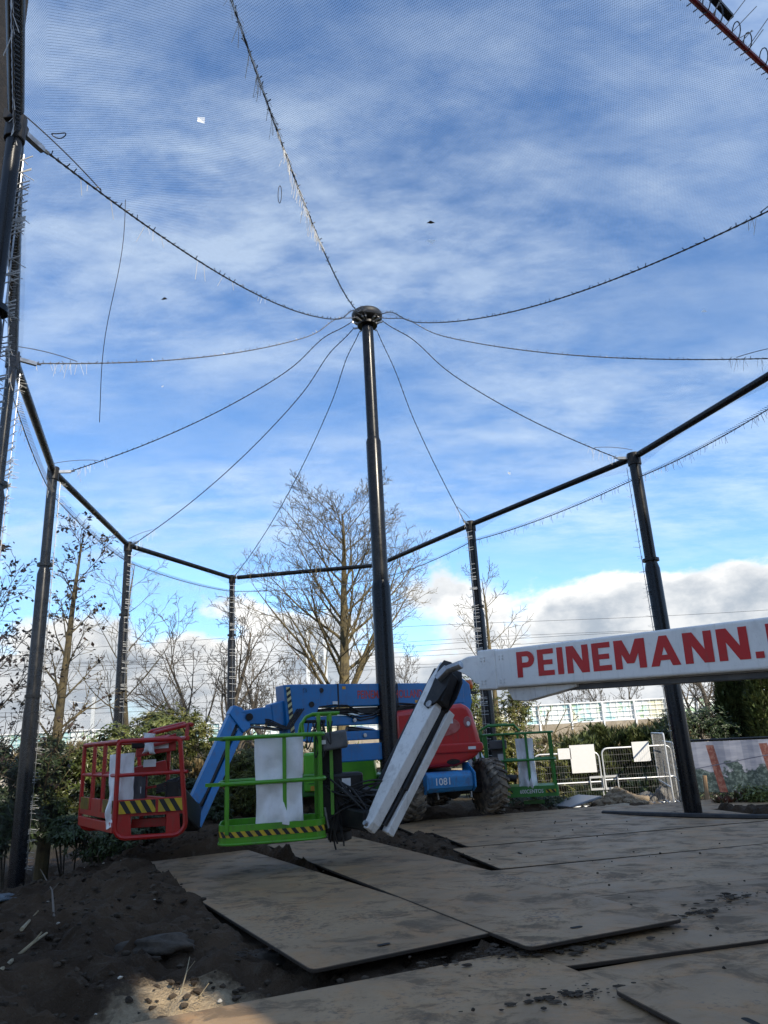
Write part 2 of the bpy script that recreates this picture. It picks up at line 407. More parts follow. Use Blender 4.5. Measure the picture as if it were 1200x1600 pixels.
# ------------------------------------------------------------------ ground
def sstep(t): t = np.clip(t, 0, 1); return t * t * (3 - 2 * t)
_rng = np.random.default_rng(5); _tab = _rng.random((256, 256))
def vnoise(x, y):
    xi = np.floor(x).astype(int); yi = np.floor(y).astype(int); fx = x - xi; fy = y - yi
    fx = fx * fx * (3 - 2 * fx); fy = fy * fy * (3 - 2 * fy)
    g = lambda a, b: _tab[a % 256, b % 256]
    return (g(xi, yi) * (1 - fx) + g(xi + 1, yi) * fx) * (1 - fy) + (g(xi, yi + 1) * (1 - fx) + g(xi + 1, yi + 1) * fx) * fy - .5
def fbm(x, y, s, o=5, g=.55):
    r = 0; a = 1.0
    for k in range(o): r = r + a * vnoise(x * s + 17.3 * k, y * s + 9.1 * k); a *= g; s *= 2.03
    return r
# plates: (near-left corner, long direction, length, width, top height, z tilt along length)
E1 = (.973, .23)
def plate_frame(c, d, L, Wd):
    d = Vector((d[0], d[1], 0)).normalized(); n = Vector((-d.y, d.x, 0)); return Vector((c[0], c[1], 0)), d, n
PL = [((-.62, 5.26), (-.478, .878), 6.1, 1.50, .062, True, 'rust brown steel road plate left of the green basket, beside the soil'),   # long along -x+y, width to the right
      ((.80, 5.45), (-.41, .912), 6.9, 1.36, .066, True, 'long steel road plate running from under the green basket to the front'),
      ((-2.05, 4.42), (.915, .403), 3.12, 2.0, .034, None, 'steel road plate at the front with the patch of sunlight on its left end'),
      ((.95, 5.24), E1, 4.9, 1.715, .030, False, None),
      ((.86, 3.40), (.952, .305), 4.0, 1.68, .010, False, None),
      ((1.12, 4.66), (.955, .297), 2.6, 1.4, .058, None, 'steel road plate with raised corner at bottom right of the photo'),
      ((.78, 6.98), E1, 4.9, 1.655, .034, False, 'steel road plate right of the long plate, with mud near its right end'),
      ((1.06, 8.76), E1, 5.0, 1.78, .036, False, 'wide steel road plate in the middle of the yard, second from the lift'),
      ((.88, 10.56), E1, 5.0, 1.81, .038, False, 'steel road plate in front of the wheels, beside the dark strip of soil'),
      ((.20, 12.28), E1, 4.6, 1.74, .036, False, 'steel road plate under the front wheels of the blue lift'),
      ((4.72, 13.35), E1, 4.0, 1.5, .030, False, 'steel road plate behind the right hand net post')]
def rounded(pts, r, n=4):
    out = []
    N = len(pts)
    for i in range(N):
        p, a, b = pts[i], pts[i - 1], pts[(i + 1) % N]
        da = (a - p).normalized(); db = (b - p).normalized()
        for k in range(n + 1):
            t = k / n; q0 = p + da * r * (1 - t); q1 = p + db * r * t
            out.append(q0.lerp(q1, t) if True else q0)
    return out
def plate_quads():
    R = []
    for c, d, L, Wd, z, kind, lab in PL:
        d3 = Vector((d[0], d[1], 0)).normalized(); n = Vector((-d3.y, d3.x, 0))
        if kind is True: n = -n
        if kind is None: n = -n
        c3 = Vector((c[0], c[1], 0)); R.append((c3, d3, n, L, Wd, z, lab))
    return R
PQ = plate_quads()
def plate_mask(x, y, grow=.0):
    m = np.zeros_like(x)
    for c, d, n, L, Wd, z, lab in PQ:
        u = (x - c.x) * d.x + (y - c.y) * d.y; v = (x - c.x) * n.x + (y - c.y) * n.y
        e = np.minimum(np.minimum(u + grow, L - u + grow), np.minimum(v + grow, Wd - v + grow))
        m = np.maximum(m, sstep(e / .12 + .5))
    return m
def terrain(x, y, detail=True):
    x = np.asarray(x, float); y = np.asarray(y, float)
    xl = np.interp(y, [0, 3, 6, 9, 12, 15, 20], [-2.6, -3.0, -3.8, -4.1, -3.5, -4.2, -7])
    z = -.75 * sstep((xl - x) / 2.2) * sstep((26 - y) / 5)
    z = z - .32 * sstep((y - 14.6) / 2.6) * sstep((x - 2.6) / 1.2) - .3 * sstep((y - 19) / 6)
    near = sstep((22 - y) / 6) * sstep((14 - np.abs(x)) / 4)
    mound = np.exp(-((x + 2.7) / 1.25) ** 2 - ((y - 7.6) / 2.9) ** 2) * .20 + np.exp(-((x + 3.2) / 1.2) ** 2 - ((y - 11.6) / 1.6) ** 2) * .16
    z = z + mound
    if detail:
        r = fbm(x, y, .8, 4) * .16 + fbm(x, y, 3.1, 6, .70) * .15
        ridge = (0.5 - np.abs(fbm(x + 31, y, 1.7, 5, .65))) * .10
        z = z + (r + ridge - .04) * near
        pm = plate_mask(x, y, .05)
        z = z * (1 - pm) + np.minimum(z, -.012) * pm
        z = np.where(pm > .5, np.minimum(z, -.012), z)
    z = z + fbm(x, y, .02, 3) * 1.2 * sstep((np.hypot(x, y) - 60) / 120)
    return z
def hz(x, y): return float(terrain(np.array([x]), np.array([y]))[0])
def make_ground():
    def axis(a, b, st, lo, hi):
        c = list(np.arange(a, b, st)); s = st; v = c[-1]
        while v < hi: s *= 1.35; v += s; c.append(v)
        s = st; v = a; L = []
        while v > lo: s *= 1.35; v -= s; L.append(v)
        return np.array(L[::-1] + c)
    xs = axis(-6.5, 6.5, .06, -900, 900); ys = axis(2.6, 16, .06, -300, 1500)
    X, Yg = np.meshgrid(xs, ys); Z = terrain(X, Yg)
    nx, ny = len(xs), len(ys)
    co = np.stack([X, Yg, Z], -1).reshape(-1, 3)
    i = np.arange(nx * ny).reshape(ny, nx)
    f = np.stack([i[:-1, :-1], i[:-1, 1:], i[1:, 1:], i[1:, :-1]], -1).reshape(-1, 4)
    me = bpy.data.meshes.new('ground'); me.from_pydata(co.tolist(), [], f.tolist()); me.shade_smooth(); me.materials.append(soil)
    o = bpy.data.objects.new('ground', me); COL.objects.link(o); tag(o, 'dark bare soil with clods, falling away on the left', kind='structure')
    return o
make_ground()

def make_plates():
    slot = mat('plate_slot', (.012, .011, .01), .9)
    for i, (c, d, n, L, Wd, z, lab) in enumerate(PQ):
        b = MB(); r = .07; poly = rounded([c, c + d * L, c + d * L + n * Wd, c + n * Wd], r)
        if (poly[1] - poly[0]).cross(poly[2] - poly[1]).z * 1 < 0 or d.cross(n).z < 0: poly = poly[::-1]
        th = .026
        lift = .035 if i in (0, 1, 5) else .0
        def zz(p):
            u = (p - c).dot(d) / L; v = (p - c).dot(n) / Wd
            return z + lift * (1 - u) * .6 + .006 * math.sin(u * 4 + i) + .004 * math.sin(v * 3 + 2 * i)
        # top as a fan grid: outline + one inner ring so that the sheet can bend a little
        poly = [p + Vector((0, 0, zz(p))) for p in poly]
        b.prism([p - Vector((0, 0, th)) for p in poly], (0, 0, th))
        o = b.build('road_plate', platem, bevel=.004, segs=1)
        o.location = (0, 0, 0)
        tag(o, lab or ('steel road plate with churned mud on it, in the front right of the yard' if i == 3 else 'steel road plate under the raised corner plate at bottom right'), 'road plate', 'steel road plates laid over the soil')
        for u in ((.12,) if i not in (0, 1) else (.035, .965)):
            q = c + d * L * u + n * Wd * (.5 if i not in (0, 1) else .42); q = q + Vector((0, 0, zz(q) + .0035))
            bb = MB(); pts = [q + d * (math.cos(a) * .022) * 1 + n * (math.sin(a) * .022 + (.03 if math.sin(a) > 0 else -.03)) for a in [k * math.pi / 6 for k in range(12)]]
            if d.cross(n).z < 0: pts = pts[::-1]
            bb.add(pts, [tuple(range(12))]); s = bb.build('lifting_slot', slot, o)
make_plates()

# ------------------------------------------------------------------ added wall behind the viewer, shaped to throw the shade over the yard
def wall_hit(p, yw):
    t = (p[1] - yw) / (-SDIR.y); return p[0] + SDIR.x * t, p[2] + SDIR.z * t
def make_shade_wall():
    yw = -5.0
    board = mat('shade_wall_pale', (.56, .50, .41), .8, 0, (.48, .43, .35), 3)  # pale warm tone picked to bounce light into the yard
    h = empty('shade_wall', (12, yw, 0), 'tall pale unseen wall added behind the viewer, shaped to shade the yard', 'shade wall')
    prof = [(1.6, 12.6), (3.5, 13.2), (7.5, 15.6), (11.0, 18.9), (16.5, 20.0), (20.5, 17.3), (22.6, 15.2)]
    def ztop(x): return float(np.interp(x, [p[0] for p in prof], [p[1] for p in prof]))
    # added gaps, cut so that sun falls on the soil and the leafy tree's foot
    ops = []
    for (pts, mg) in ((((-.62, 3.6, .03), (-.10, 3.6, .03), (-1.42, 5.5, .0)), .0), (((-6.62, 13.3, -.55), (-6.22, 13.3, .05)), .0)):
        q = [wall_hit(p, yw) for p in pts]; xs = [a for a, b in q]; zs = [b for a, b in q]
        ops.append((min(xs) - mg, max(xs) + mg, min(zs) - mg, max(zs) + mg))
    xs = sorted(set([p[0] for p in prof] + [v for o in ops for v in o[:2]]))
    def fn(b):
        for x0, x1 in zip(xs[:-1], xs[1:]):
            cuts = [0.0]
            for o in sorted(ops, key=lambda o: o[2]):
                if o[0] < (x0 + x1) / 2 < o[1]: cuts += [o[2], o[3]]
            cuts.append(None)
            for z0, z1 in zip(cuts[0::2], cuts[1::2]):
                a0, a1 = (z1, z1) if z1 is not None else (ztop(x0), ztop(x1))
                b.hexa([(x0, yw - .06, z0), (x1, yw - .06, z0), (x1, yw, z0), (x0, yw, z0), (x0, yw - .06, a0), (x1, yw - .06, a1), (x1, yw, a1), (x0, yw, a0)])
    part(h, 'wall', board, fn)
    part(h, 'coping', anth, lambda b: b.tube([(x, yw - .03, z + .04) for x, z in prof], .07, 6))
    for o in ops:  # trim round the added sun gaps
        part(h, 'sun_gap_frame', anth, lambda b: b.tube([(o[0], yw + .03, o[2]), (o[1], yw + .03, o[2]), (o[1], yw + .03, o[3]), (o[0], yw + .03, o[3])], .03, 4, closed=True))
make_shade_wall()

# ------------------------------------------------------------------ aviary: mast, posts, ring tubes, cables, netting
HUB = Vector((-.14, 13.96, 10.42))
RT = 6.4
RING = [('N', -1.12, 1.20), ('L00', -2.83, 4.64), ('L0', -4.66, 8.2), ('L1', -5.94, 12.17), ('L2', -6.39, 17.27), ('L3', -4.72, 21.5), ('M', -.28, 20.87),
        ('R1', 2.11, 17.12), ('R2', 4.87, 13.08), ('R3', 6.15, 9.25), ('R4', 4.7, 5.55)]
RP = {n: Vector((x, y, RT)) for n, x, y in RING}
def make_mast():
    o = empty('center_mast', (HUB.x, HUB.y, 0), 'tall stepped dark steel mast in the middle holding up the roof net', 'mast')
    x, y = HUB.x, HUB.y
    part(o, 'lower_section', anth, lambda b: b.lathe((x, y, -.15), (0, 0, 1), [(0, .185), (4.45, .185), (4.58, .16)], 32), smooth=True)
    part(o, 'middle_section', anth, lambda b: b.lathe((x, y, 4.42), (0, 0, 1), [(0, .155), (2.98, .155), (3.06, .13)], 32), smooth=True)
    part(o, 'upper_section', anth, lambda b: b.lathe((x, y, 7.46), (0, 0, 1), [(0, .125), (2.9, .125)], 32), smooth=True)
    part(o, 'base_flange', anth, lambda b: b.lathe((x, y, -.03), (0, 0, 1), [(0, .3), (.07, .3), (.08, .28)], 28), smooth=True)
    hub = part(o, 'hub_dish', mat('dish_paint', (.012, .012, .011), .55), lambda b: b.lathe((x, y, 10.28), (0, 0, 1), [(0, .13), (.01, .27), (.05, .325), (.10, .34), (.16, .34), (.20, .315), (.215, .10)], 40), smooth=True, sharp=60)
    part(hub, 'anchor_ring', blacksteel, lambda b: b.lathe((x, y, 10.16), (0, 0, 1), [(0, .15), (0, .22), (.05, .22), (.06, .15)], 24), smooth=True)
    for k in range(11):
        n = RING[k][0]; d = (RP[n] - HUB); d.z = 0; d.normalize()
        part(hub, 'shackle', galv, lambda b: b.bar(Vector((x, y, 10.2)) + d * .18, Vector((x, y, 10.22)) + d * .34, .03, .035))
make_mast()
LAB = {'N': 'dark net post just left of the viewer', 'L00': 'nearest dark net post at the left edge of the photo', 'L0': 'dark net post at the left edge, second from the viewer',
       'L1': 'dark net post with white cable ties beside the leafy tree, at far left', 'L2': 'dark net post with white ties behind the red basket', 'L3': 'slim far net post behind the blue jib',
       'M': 'far net post hidden behind the center mast', 'R1': 'dark net post behind the red hood, with white ties', 'R2': 'thick dark net post crossing behind the white boom',
       'R3': 'dark net post just beyond the right edge of the photo', 'R4': 'dark net post right of the viewer, near the boom machine'}
def ties(b, base, top, inward, n, rng, ln=(.03, .13), side=.11):
    for k in range(n):
        t = rng.random(); p = base.lerp(top, t); a = rng.uniform(-.5, .5)
        d = Quaternion((0, 0, 1), a) @ inward; d.z += rng.uniform(-.25, .15); L = rng.uniform(*ln)
        q = p + inward * side; b.bar(q, q + d * L, .006, .003)
        if rng.random() < .7:
            # tie strap round the post
            s = inward.cross(Vector((0, 0, 1))); e = s * (.11 * rng.choice((-1, 1)))
            b.bar(q - s * .10 + Vector((0, 0, rng.uniform(-.02, .02))), q + s * .10, .004, .010)
def make_posts():
    rng = random.Random(11)
    for n, x, y in RING:
        g = hz(x, y) if n not in ('L1', 'L0', 'L00') else hz(x, y) - .05
        o = empty('net_post', (x, y, g), LAB[n], 'post', 'net posts round the aviary')
        zj = 4.2 if n[0] == 'R' else 4.5
        r = .145 if n[0] == 'R' else (.100 if n in ('L00', 'L0') else .122)
        part(o, 'lower_section', anth, lambda b: b.lathe((x, y, g - .2), (0, 0, 1), [(0, r + .0), (2.4 - g, r), (2.48 - g, r - .012), (zj + .2 - g, r - .012), (zj + .3 - g, r - .035)], 28), smooth=True)
        part(o, 'upper_section', anth, lambda b: b.lathe((x, y, zj), (0, 0, 1), [(0, r - .04), (RT - zj - .12, r - .04)], 24), smooth=True)
        for zc in (2.42, zj + .14): part(o, 'collar', anth, lambda b: b.lathe((x, y, zc), (0, 0, 1), [(0, r - .005), (0, r + .004), (.05, r + .004), (.05, r - .03)], 24), smooth=True)
        cap = part(o, 'head_bracket', blacksteel, lambda b: (b.lathe((x, y, RT - .16), (0, 0, 1), [(0, r - .02), (.24, r - .02)], 16), b.box((x, y, RT + .02), (.1, .22, .1))), bevel=.008)
        inw = Vector((HUB.x - x, HUB.y - y, 0)).normalized(); s = inw.cross(Vector((0, 0, 1)))
        if n in ('L00', 'L0', 'L1', 'L2', 'L3', 'R1', 'R2', 'M'):
            base = Vector((x, y, max(g, -.3) + .1)); top = Vector((x, y, RT - .2))
            cnt = {'L00': 120, 'L0': 120, 'L1': 120, 'L2': 110, 'L3': 80, 'R1': 100, 'R2': 60, 'M': 20}[n]
            part(o, 'cable_ties', tiem, lambda b: ties(b, base, top, inw, cnt, rng, side=r + .005), kind='stuff')
            part(o, 'net_rail', galv, lambda b: b.tube([base + inw * (r + .012), top + inw * (r + .012)], .006, 6))
        # turnbuckle and eye towards the roof cable
        part(o, 'turnbuckle', galv, lambda b: (b.bar(Vector((x, y, RT)) + inw * .08, Vector((x, y, RT + .02)) + inw * .30, .045, .05), b.tube([Vector((x, y, RT + .02)) + inw * .26, Vector((x, y, RT + .04)) + inw * .36], .018, 6)))
make_posts()
def make_ring():
    names = [n for n, _, _ in RING]
    red = mat('red_sleeve', (.32, .015, .015), .5, 0, (.16, .012, .012), 9)
    rng = random.Random(3)
    where = {'N': 'nearest left ring tube of the net frame, out of the top left corner', 'L00': 'steep ring tube at the left edge of the photo', 'L0': 'ring tube running from the left edge down to the tied post',
             'L1': 'ring tube above the leafy tree on the left', 'L2': 'ring tube between the two left far posts', 'L3': 'level ring tube crossing the big bare tree', 'M': 'short ring tube right of the mast, at the far side',
             'R1': 'long rising ring tube on the right side', 'R2': 'ring tube rising out of the right edge of the photo', 'R3': 'ring tube beyond the right edge', 'R4': 'near dark ring tube just above the red rope, top right corner'}
    for i, n in enumerate(names):
        a, b_ = RP[n], RP[names[(i + 1) % len(names)]]; d = (b_ - a).normalized()
        o = None if n == 'R4' else empty('ring_tube', (a + b_) / 2, where[n], 'tube', 'ring tubes of the net frame')
        red_on = n == 'R4'
        p0, p1 = a + d * .17, b_ - d * .17
        if o: part(o, 'tube', anth, lambda b: b.tube([p0, p1], .062, 18), smooth=True)
        if o: part(o, 'end_pin', blacksteel, lambda b: (b.tube([a + d * .05, p0 + d * .02], .035, 10), b.tube([b_ - d * .05, p1 - d * .02], .035, 10)))
        # rope for the net, slung below the tube
        lo = {'R4': .0, 'N': .12}.get(n, .42)
        o2 = empty('edge_rope', (a + b_) / 2 - Vector((0, 0, lo)), ('thick red sleeved edge rope crossing the top right corner' if n == 'R4' else where[n].replace('ring tube', 'edge rope under the tube,').replace('edge rope under the tube, of the net frame', 'edge rope under the tube')), 'rope', 'edge ropes of the net')
        pts = sag(a - Vector((0, 0, lo)), b_ - Vector((0, 0, lo)), .10, 90); 
        part(o2, 'rope', red if red_on else cordm, lambda b: b.tube(pts, .021 if red_on else [.008 if k % 2 else .012 for k in range(len(pts))], 8 if red_on else 5), smooth=red_on)
        inw = Vector((HUB.x, HUB.y, RT)) - (a + b_) / 2; inw.z = 0; inw.normalize()
        def tf(b, cnt, L):
            for k in range(cnt):
                t = rng.random(); q = pts[int(t * 90)] + d * rng.uniform(-.02, .02)
                e = Vector((rng.uniform(-.4, .4), rng.uniform(-.4, .4), -1)) if not red_on else (-inw + Vector((rng.uniform(-.3, .3), rng.uniform(-.3, .3), rng.uniform(-.3, .6))))
                b.bar(q, q + e.normalized() * rng.uniform(*L), .005, .003)
        part(o2, 'cable_ties', tiem, lambda b: tf(b, 70 if n in ('R1', 'R2', 'R4') else 26, (.05, .18) if not red_on else (.10, .28)), kind='stuff')
        if red_on:
            def hooks(b):
                for k in range(34):
                    q = pts[2 + int(k * 2.5)]
                    ring = [q + inw * (.05 * math.cos(t)) - inw * .03 + Vector((0, 0, .085 * math.sin(t) + .03)) + d * .006 * t for t in [j * math.pi / 7 for j in range(14)]]
                    b.tube(ring, .0045, 5, closed=True)
            part(o2, 'lacing_rings', cablem, hooks, kind='stuff')
        def lace(b):
            for k in range(0, 90):
                q = pts[k]; b.bar(q + inw * .02, q + inw * .07 + Vector((0, 0, .03)), .006, .006)
        part(o2, 'net_lacing', cablem, lace, kind='stuff')
make_ring()
CAB = {}
def make_cables():
    names = {'N': 'black roof cable rising from the mast out of the top of the photo', 'L00': 'black roof cable from the mast to the nearest left post clamp', 'L0': 'thin pale roof cable running almost level to the left edge',
             'L1': 'black roof cable to the tied post at far left', 'L2': 'black roof cable to the post behind the red basket', 'L3': 'black roof cable passing left of the big bare tree', 'M': 'black roof cable hanging close beside the mast',
             'R1': 'black roof cable just right of the mast, ending at the post behind the red hood', 'R2': 'black roof cable down to the thick right hand post', 'R3': 'pale roof cable running almost level to the right edge', 'R4': 'black roof cable rising to the right edge of the photo'}
    rng = random.Random(5)
    for n, _, _ in RING:
        d = RP[n] - HUB; d.z = 0; L = d.length; d.normalize()
        p0 = Vector((HUB.x, HUB.y, 10.22)) + d * .34; p1 = RP[n] - d * .30 + Vector((0, 0, .03))
        N = int(L / .05); s = {'L0': .050, 'R3': .050, 'L00': .062, 'R4': .070, 'N': .070}.get(n, .070) * L
        pts = []
        for i in range(N + 1):
            t = i / N; q = p0.lerp(p1, t); q.z -= 4 * s * t * (1 - t) * (1 - .25 * t) * 1.1
            q.z += .18 * math.exp(-((t * L - .75) / .5) ** 2)            # lifted where it leaves the dish
            pts.append(q)
        CAB[n] = pts
        o = empty('roof_cable', p0, names[n], 'cable', 'roof cables of the aviary')
        pale = n in ('L0', 'R3')
        part(o, 'cable', cordm if pale else cablem, lambda b: b.tube(pts, [.0075 if i % 2 else .0115 for i in range(len(pts))], 6))
        def lace(b):
            for i in range(0, len(pts), 2):
                e = Vector((rng.uniform(-1, 1), rng.uniform(-1, 1), .7)).normalized() * .045; b.bar(pts[i], pts[i] + e, .007, .007)
        part(o, 'net_lacing', cordm if pale else cablem, lace, kind='stuff')
        # slack end of lacing rope near the post
        part(o, 'lacing_tail', cordm, lambda b: b.tube(sag(pts[int(N * .92)] + Vector((0, 0, .03)), RP[n] + Vector((0, 0, .16)), -.03, 14), .006, 5))
        def tie(b):
            seg = pts[int(N * .50):] if n in ('N', 'L00') else pts[int(N * .9):]
            for k in range(220 if n == 'N' else 14):
                q = rng.choice(seg); side = d.cross(Vector((0, 0, 1))) * (-1 if n == 'N' else 1)
                e = (Vector((0, 0, -1)) + side * rng.uniform(-.3, .5) + d * rng.uniform(-.5, .3)).normalized(); b.bar(q, q + e * rng.uniform(.06, .24), .0045, .003)
        part(o, 'cable_ties', tiem, tie, kind='stuff')
make_cables()
def make_nets():
    o = empty('roof_net', (HUB.x, HUB.y, 10.2), 'fine dark mesh roof net stretched like a tent from the mast to the ring', 'net')
    names = [n for n, _, _ in RING]
    for i, n in enumerate(names):
        a, c = CAB[n], CAB[names[(i + 1) % len(names)]]
        A = [a[int(round(k / 24 * (len(a) - 1)))] for k in range(25)] + [RP[n] - Vector((0, 0, .3))]
        C = [c[int(round(k / 24 * (len(c) - 1)))] for k in range(25)] + [RP[names[(i + 1) % len(names)]] - Vector((0, 0, .3))]
        J = 10; b = MB(); b.uv = []
        mid = ((RP[n] + RP[names[(i + 1) % len(names)]]) / 2 - HUB); mid.z = 0; mid.normalize(); lat = Vector((0, 0, 1)).cross(mid)
        sl = 0.0; vs = []
        for k in range(26):
            if k: sl += ((A[k] + C[k]) / 2 - (A[k - 1] + C[k - 1]) / 2).length
            for j in range(J + 1):
                t = j / J; q = A[k].lerp(C[k], t); wd = (A[k] - C[k]).length
                q = q + Vector((0, 0, 1)) * (.05 * wd * 4 * t * (1 - t) * (k / 25)) + Vector((0, 0, .02))
                vs.append(q); b.uv.append(((t - .5) * wd, sl))
        b.add(vs, [(k * (J + 1) + j, k * (J + 1) + j + 1, (k + 1) * (J + 1) + j + 1, (k + 1) * (J + 1) + j) for k in range(25) for j in range(J)])
        p = b.build('net_panel', netm, smooth=True, sharp=180); p.parent = o; p.matrix_parent_inverse = WM(o).inverted()
    SN = {'L00': 'side net panel between the two nearest left posts', 'L0': 'hazy side net panel left of the tied post, seen at a slant', 'L1': 'side net panel in front of the leafy trees', 'L2': 'side net panel behind the red basket'}
    for n, lab in SN.items():
        i = names.index(n); a, c = RP[n], RP[names[i + 1]]
        b = MB(); b.uv = []; L = (c - a).length; J = 12; K = 8; vs = []
        inw = Vector((HUB.x - a.x, HUB.y - a.y, 0)).normalized() * .16
        za, zc = hz(a.x, a.y), hz(c.x, c.y)
        for k in range(K + 1):
            for j in range(J + 1):
                t = j / J; q = a.lerp(c, t); z0 = za + (zc - za) * t + .05; z1 = RT - .42 - .10 * 4 * t * (1 - t)
                q.z = z0 + (z1 - z0) * k / K; q += inw * (1 + .3 * math.sin(math.pi * t)); vs.append(q); b.uv.append((t * L, q.z))
        b.add(vs, [(k * (J + 1) + j, k * (J + 1) + j + 1, (k + 1) * (J + 1) + j + 1, (k + 1) * (J + 1) + j) for k in range(K) for j in range(J)])
        tag(b.build('side_net', sidenetm), lab, 'net', 'side net panels')
make_nets()
def roof_point(px, py):
    """where the sight line meets the roof net (ray cast against the panels at build time)"""
    d = RIGHT * ((px - 600) / FPX) + UPV * ((800 - py) / FPX) + FWD; d.normalize(); best = None
    for o in bpy.data.objects:
        if o.name.startswith('net_panel'):
            me = o.data
            from mathutils.bvhtree import BVHTree
            t = BVH.setdefault(o.name, None)
            if t is None: t = BVH[o.name] = BVHTree.FromPolygons([v.co for v in me.vertices], [p.vertices for p in me.polygons])
            h = t.ray_cast(Vector((0, 0, EH)), d)
            if h[0] is not None and (best is None or h[3] < best[3]): best = h
    return best
BVH = {}
def make_net_bits():
    flake = mat('paper_flake', (.9, .9, .88), .6, trans=.9); dead = mat('dead_leaf', (.05, .035, .02), .8)
    L = [(315, 190, .09, flake, 'white paper scrap lying on the roof net at upper left'), (673, 379, .13, flake, 'white paper scrap on the net above the mast'), (673, 350, .09, dead, 'dark leaf on the net just above the white scrap'),
         (257, 469, .08, dead, 'small dark leaf on the net left of the mast'), (1100, 488, .07, flake, 'pale scrap on the net near the right edge'), (255, 605, .05, flake, 'faint pale scrap on the net at middle left'), (795, 740, .08, flake, 'tiny pale scrap on the net low on the right')]
    for i, (x, y, s, m, lab) in enumerate(L):
        h = roof_point(x, y)
        if not h: continue
        rng = random.Random(i); q, nn = h[0], h[1]
        if nn.z < 0: nn = -nn
        X, Yv, Z = frame(nn); r = rng.uniform(0, 6); u = X * math.cos(r) + Yv * math.sin(r); v = Z.cross(u); q = q + Z * .012
        b = MB(); pts = [q - u * s * .55, q - v * s * .5 + Z * .01, q + u * s * .6, q + v * s * .45 + Z * .012]; b.add(pts, [(0, 1, 2), (0, 2, 3)])
        tag(b.build('paper_scrap' if m is flake else 'dead_leaf', m), lab, 'scrap' if m is flake else 'leaf', 'scraps lying on the roof net')
    # loop of wire and loose thread hanging from the net
    h = roof_point(437, 288); q = h[0]
    b = MB(); b.tube([q + Vector((.018 * math.cos(a), .02 * math.sin(a), .13 * math.sin(a) - .13)) for a in [k * math.pi / 10 for k in range(20)]], .004, 5, closed=True)
    tag(b.build('wire_loop', cablem), 'loop of dark wire hanging from the roof net at upper left', 'wire')
    q0 = roof_point(196, 312)[0]; q1 = P(152, 660, q0.y + .1)
    b = MB(); b.tube([q0.lerp(q1, t) + Vector((.03 * math.sin(7 * t), 0, 0)) for t in [k / 16 for k in range(17)]], .0035, 4)
    tag(b.build('loose_thread', cablem), 'long loose thread dangling from the left roof cable', 'thread')
    q = roof_point(92, 208)[0] + Vector((0, 0, -.02))
    b = MB(); b.tube([q + Vector((.06 * math.cos(a), .025 * math.sin(a), .012 * math.cos(2 * a))) for a in [k * math.pi / 9 for k in range(18)]], .005, 5, closed=True)
    tag(b.build('wire_coil', cablem), 'small coil of wire on the net by the nearest clamp', 'wire')
    # dark bar with struts over the red sleeve, top right
    a = P(1090, -30, 4.05); c = P(1142, 28, 4.3)
    o = empty('guide_bar', (a + c) / 2, 'short black steel bar above the red sleeve in the top right corner', 'bar')
    part(o, 'bar', blacksteel, lambda b: b.bar(a + (a - c) * 4, c, .05, .04), bevel=.004)
    part(o, 'strut', blacksteel, lambda b: b.tube([P(1123, 12, 4.2), P(1128, -25, 4.25)], .011, 6))
    # dark column at the left edge
    colm = mat('dark_bark_board', (.010, .009, .008), .9, 0, (.022, .018, .015), 14, .6, 40)
    o = empty('timber_column', (-3.75, 5.3, hz(-3.75, 5.3)), 'rough dark timber column behind the nearest post at the left edge', 'column')
    part(o, 'shaft', colm, lambda b: b.box((-3.60, 5.2, 4.2), (.5, .5, 9.6)), bevel=.02)
    part(o, 'cap', colm, lambda b: b.box((-3.60, 5.2, 9.06), (.6, .6, .12)), bevel=.01)
make_net_bits()

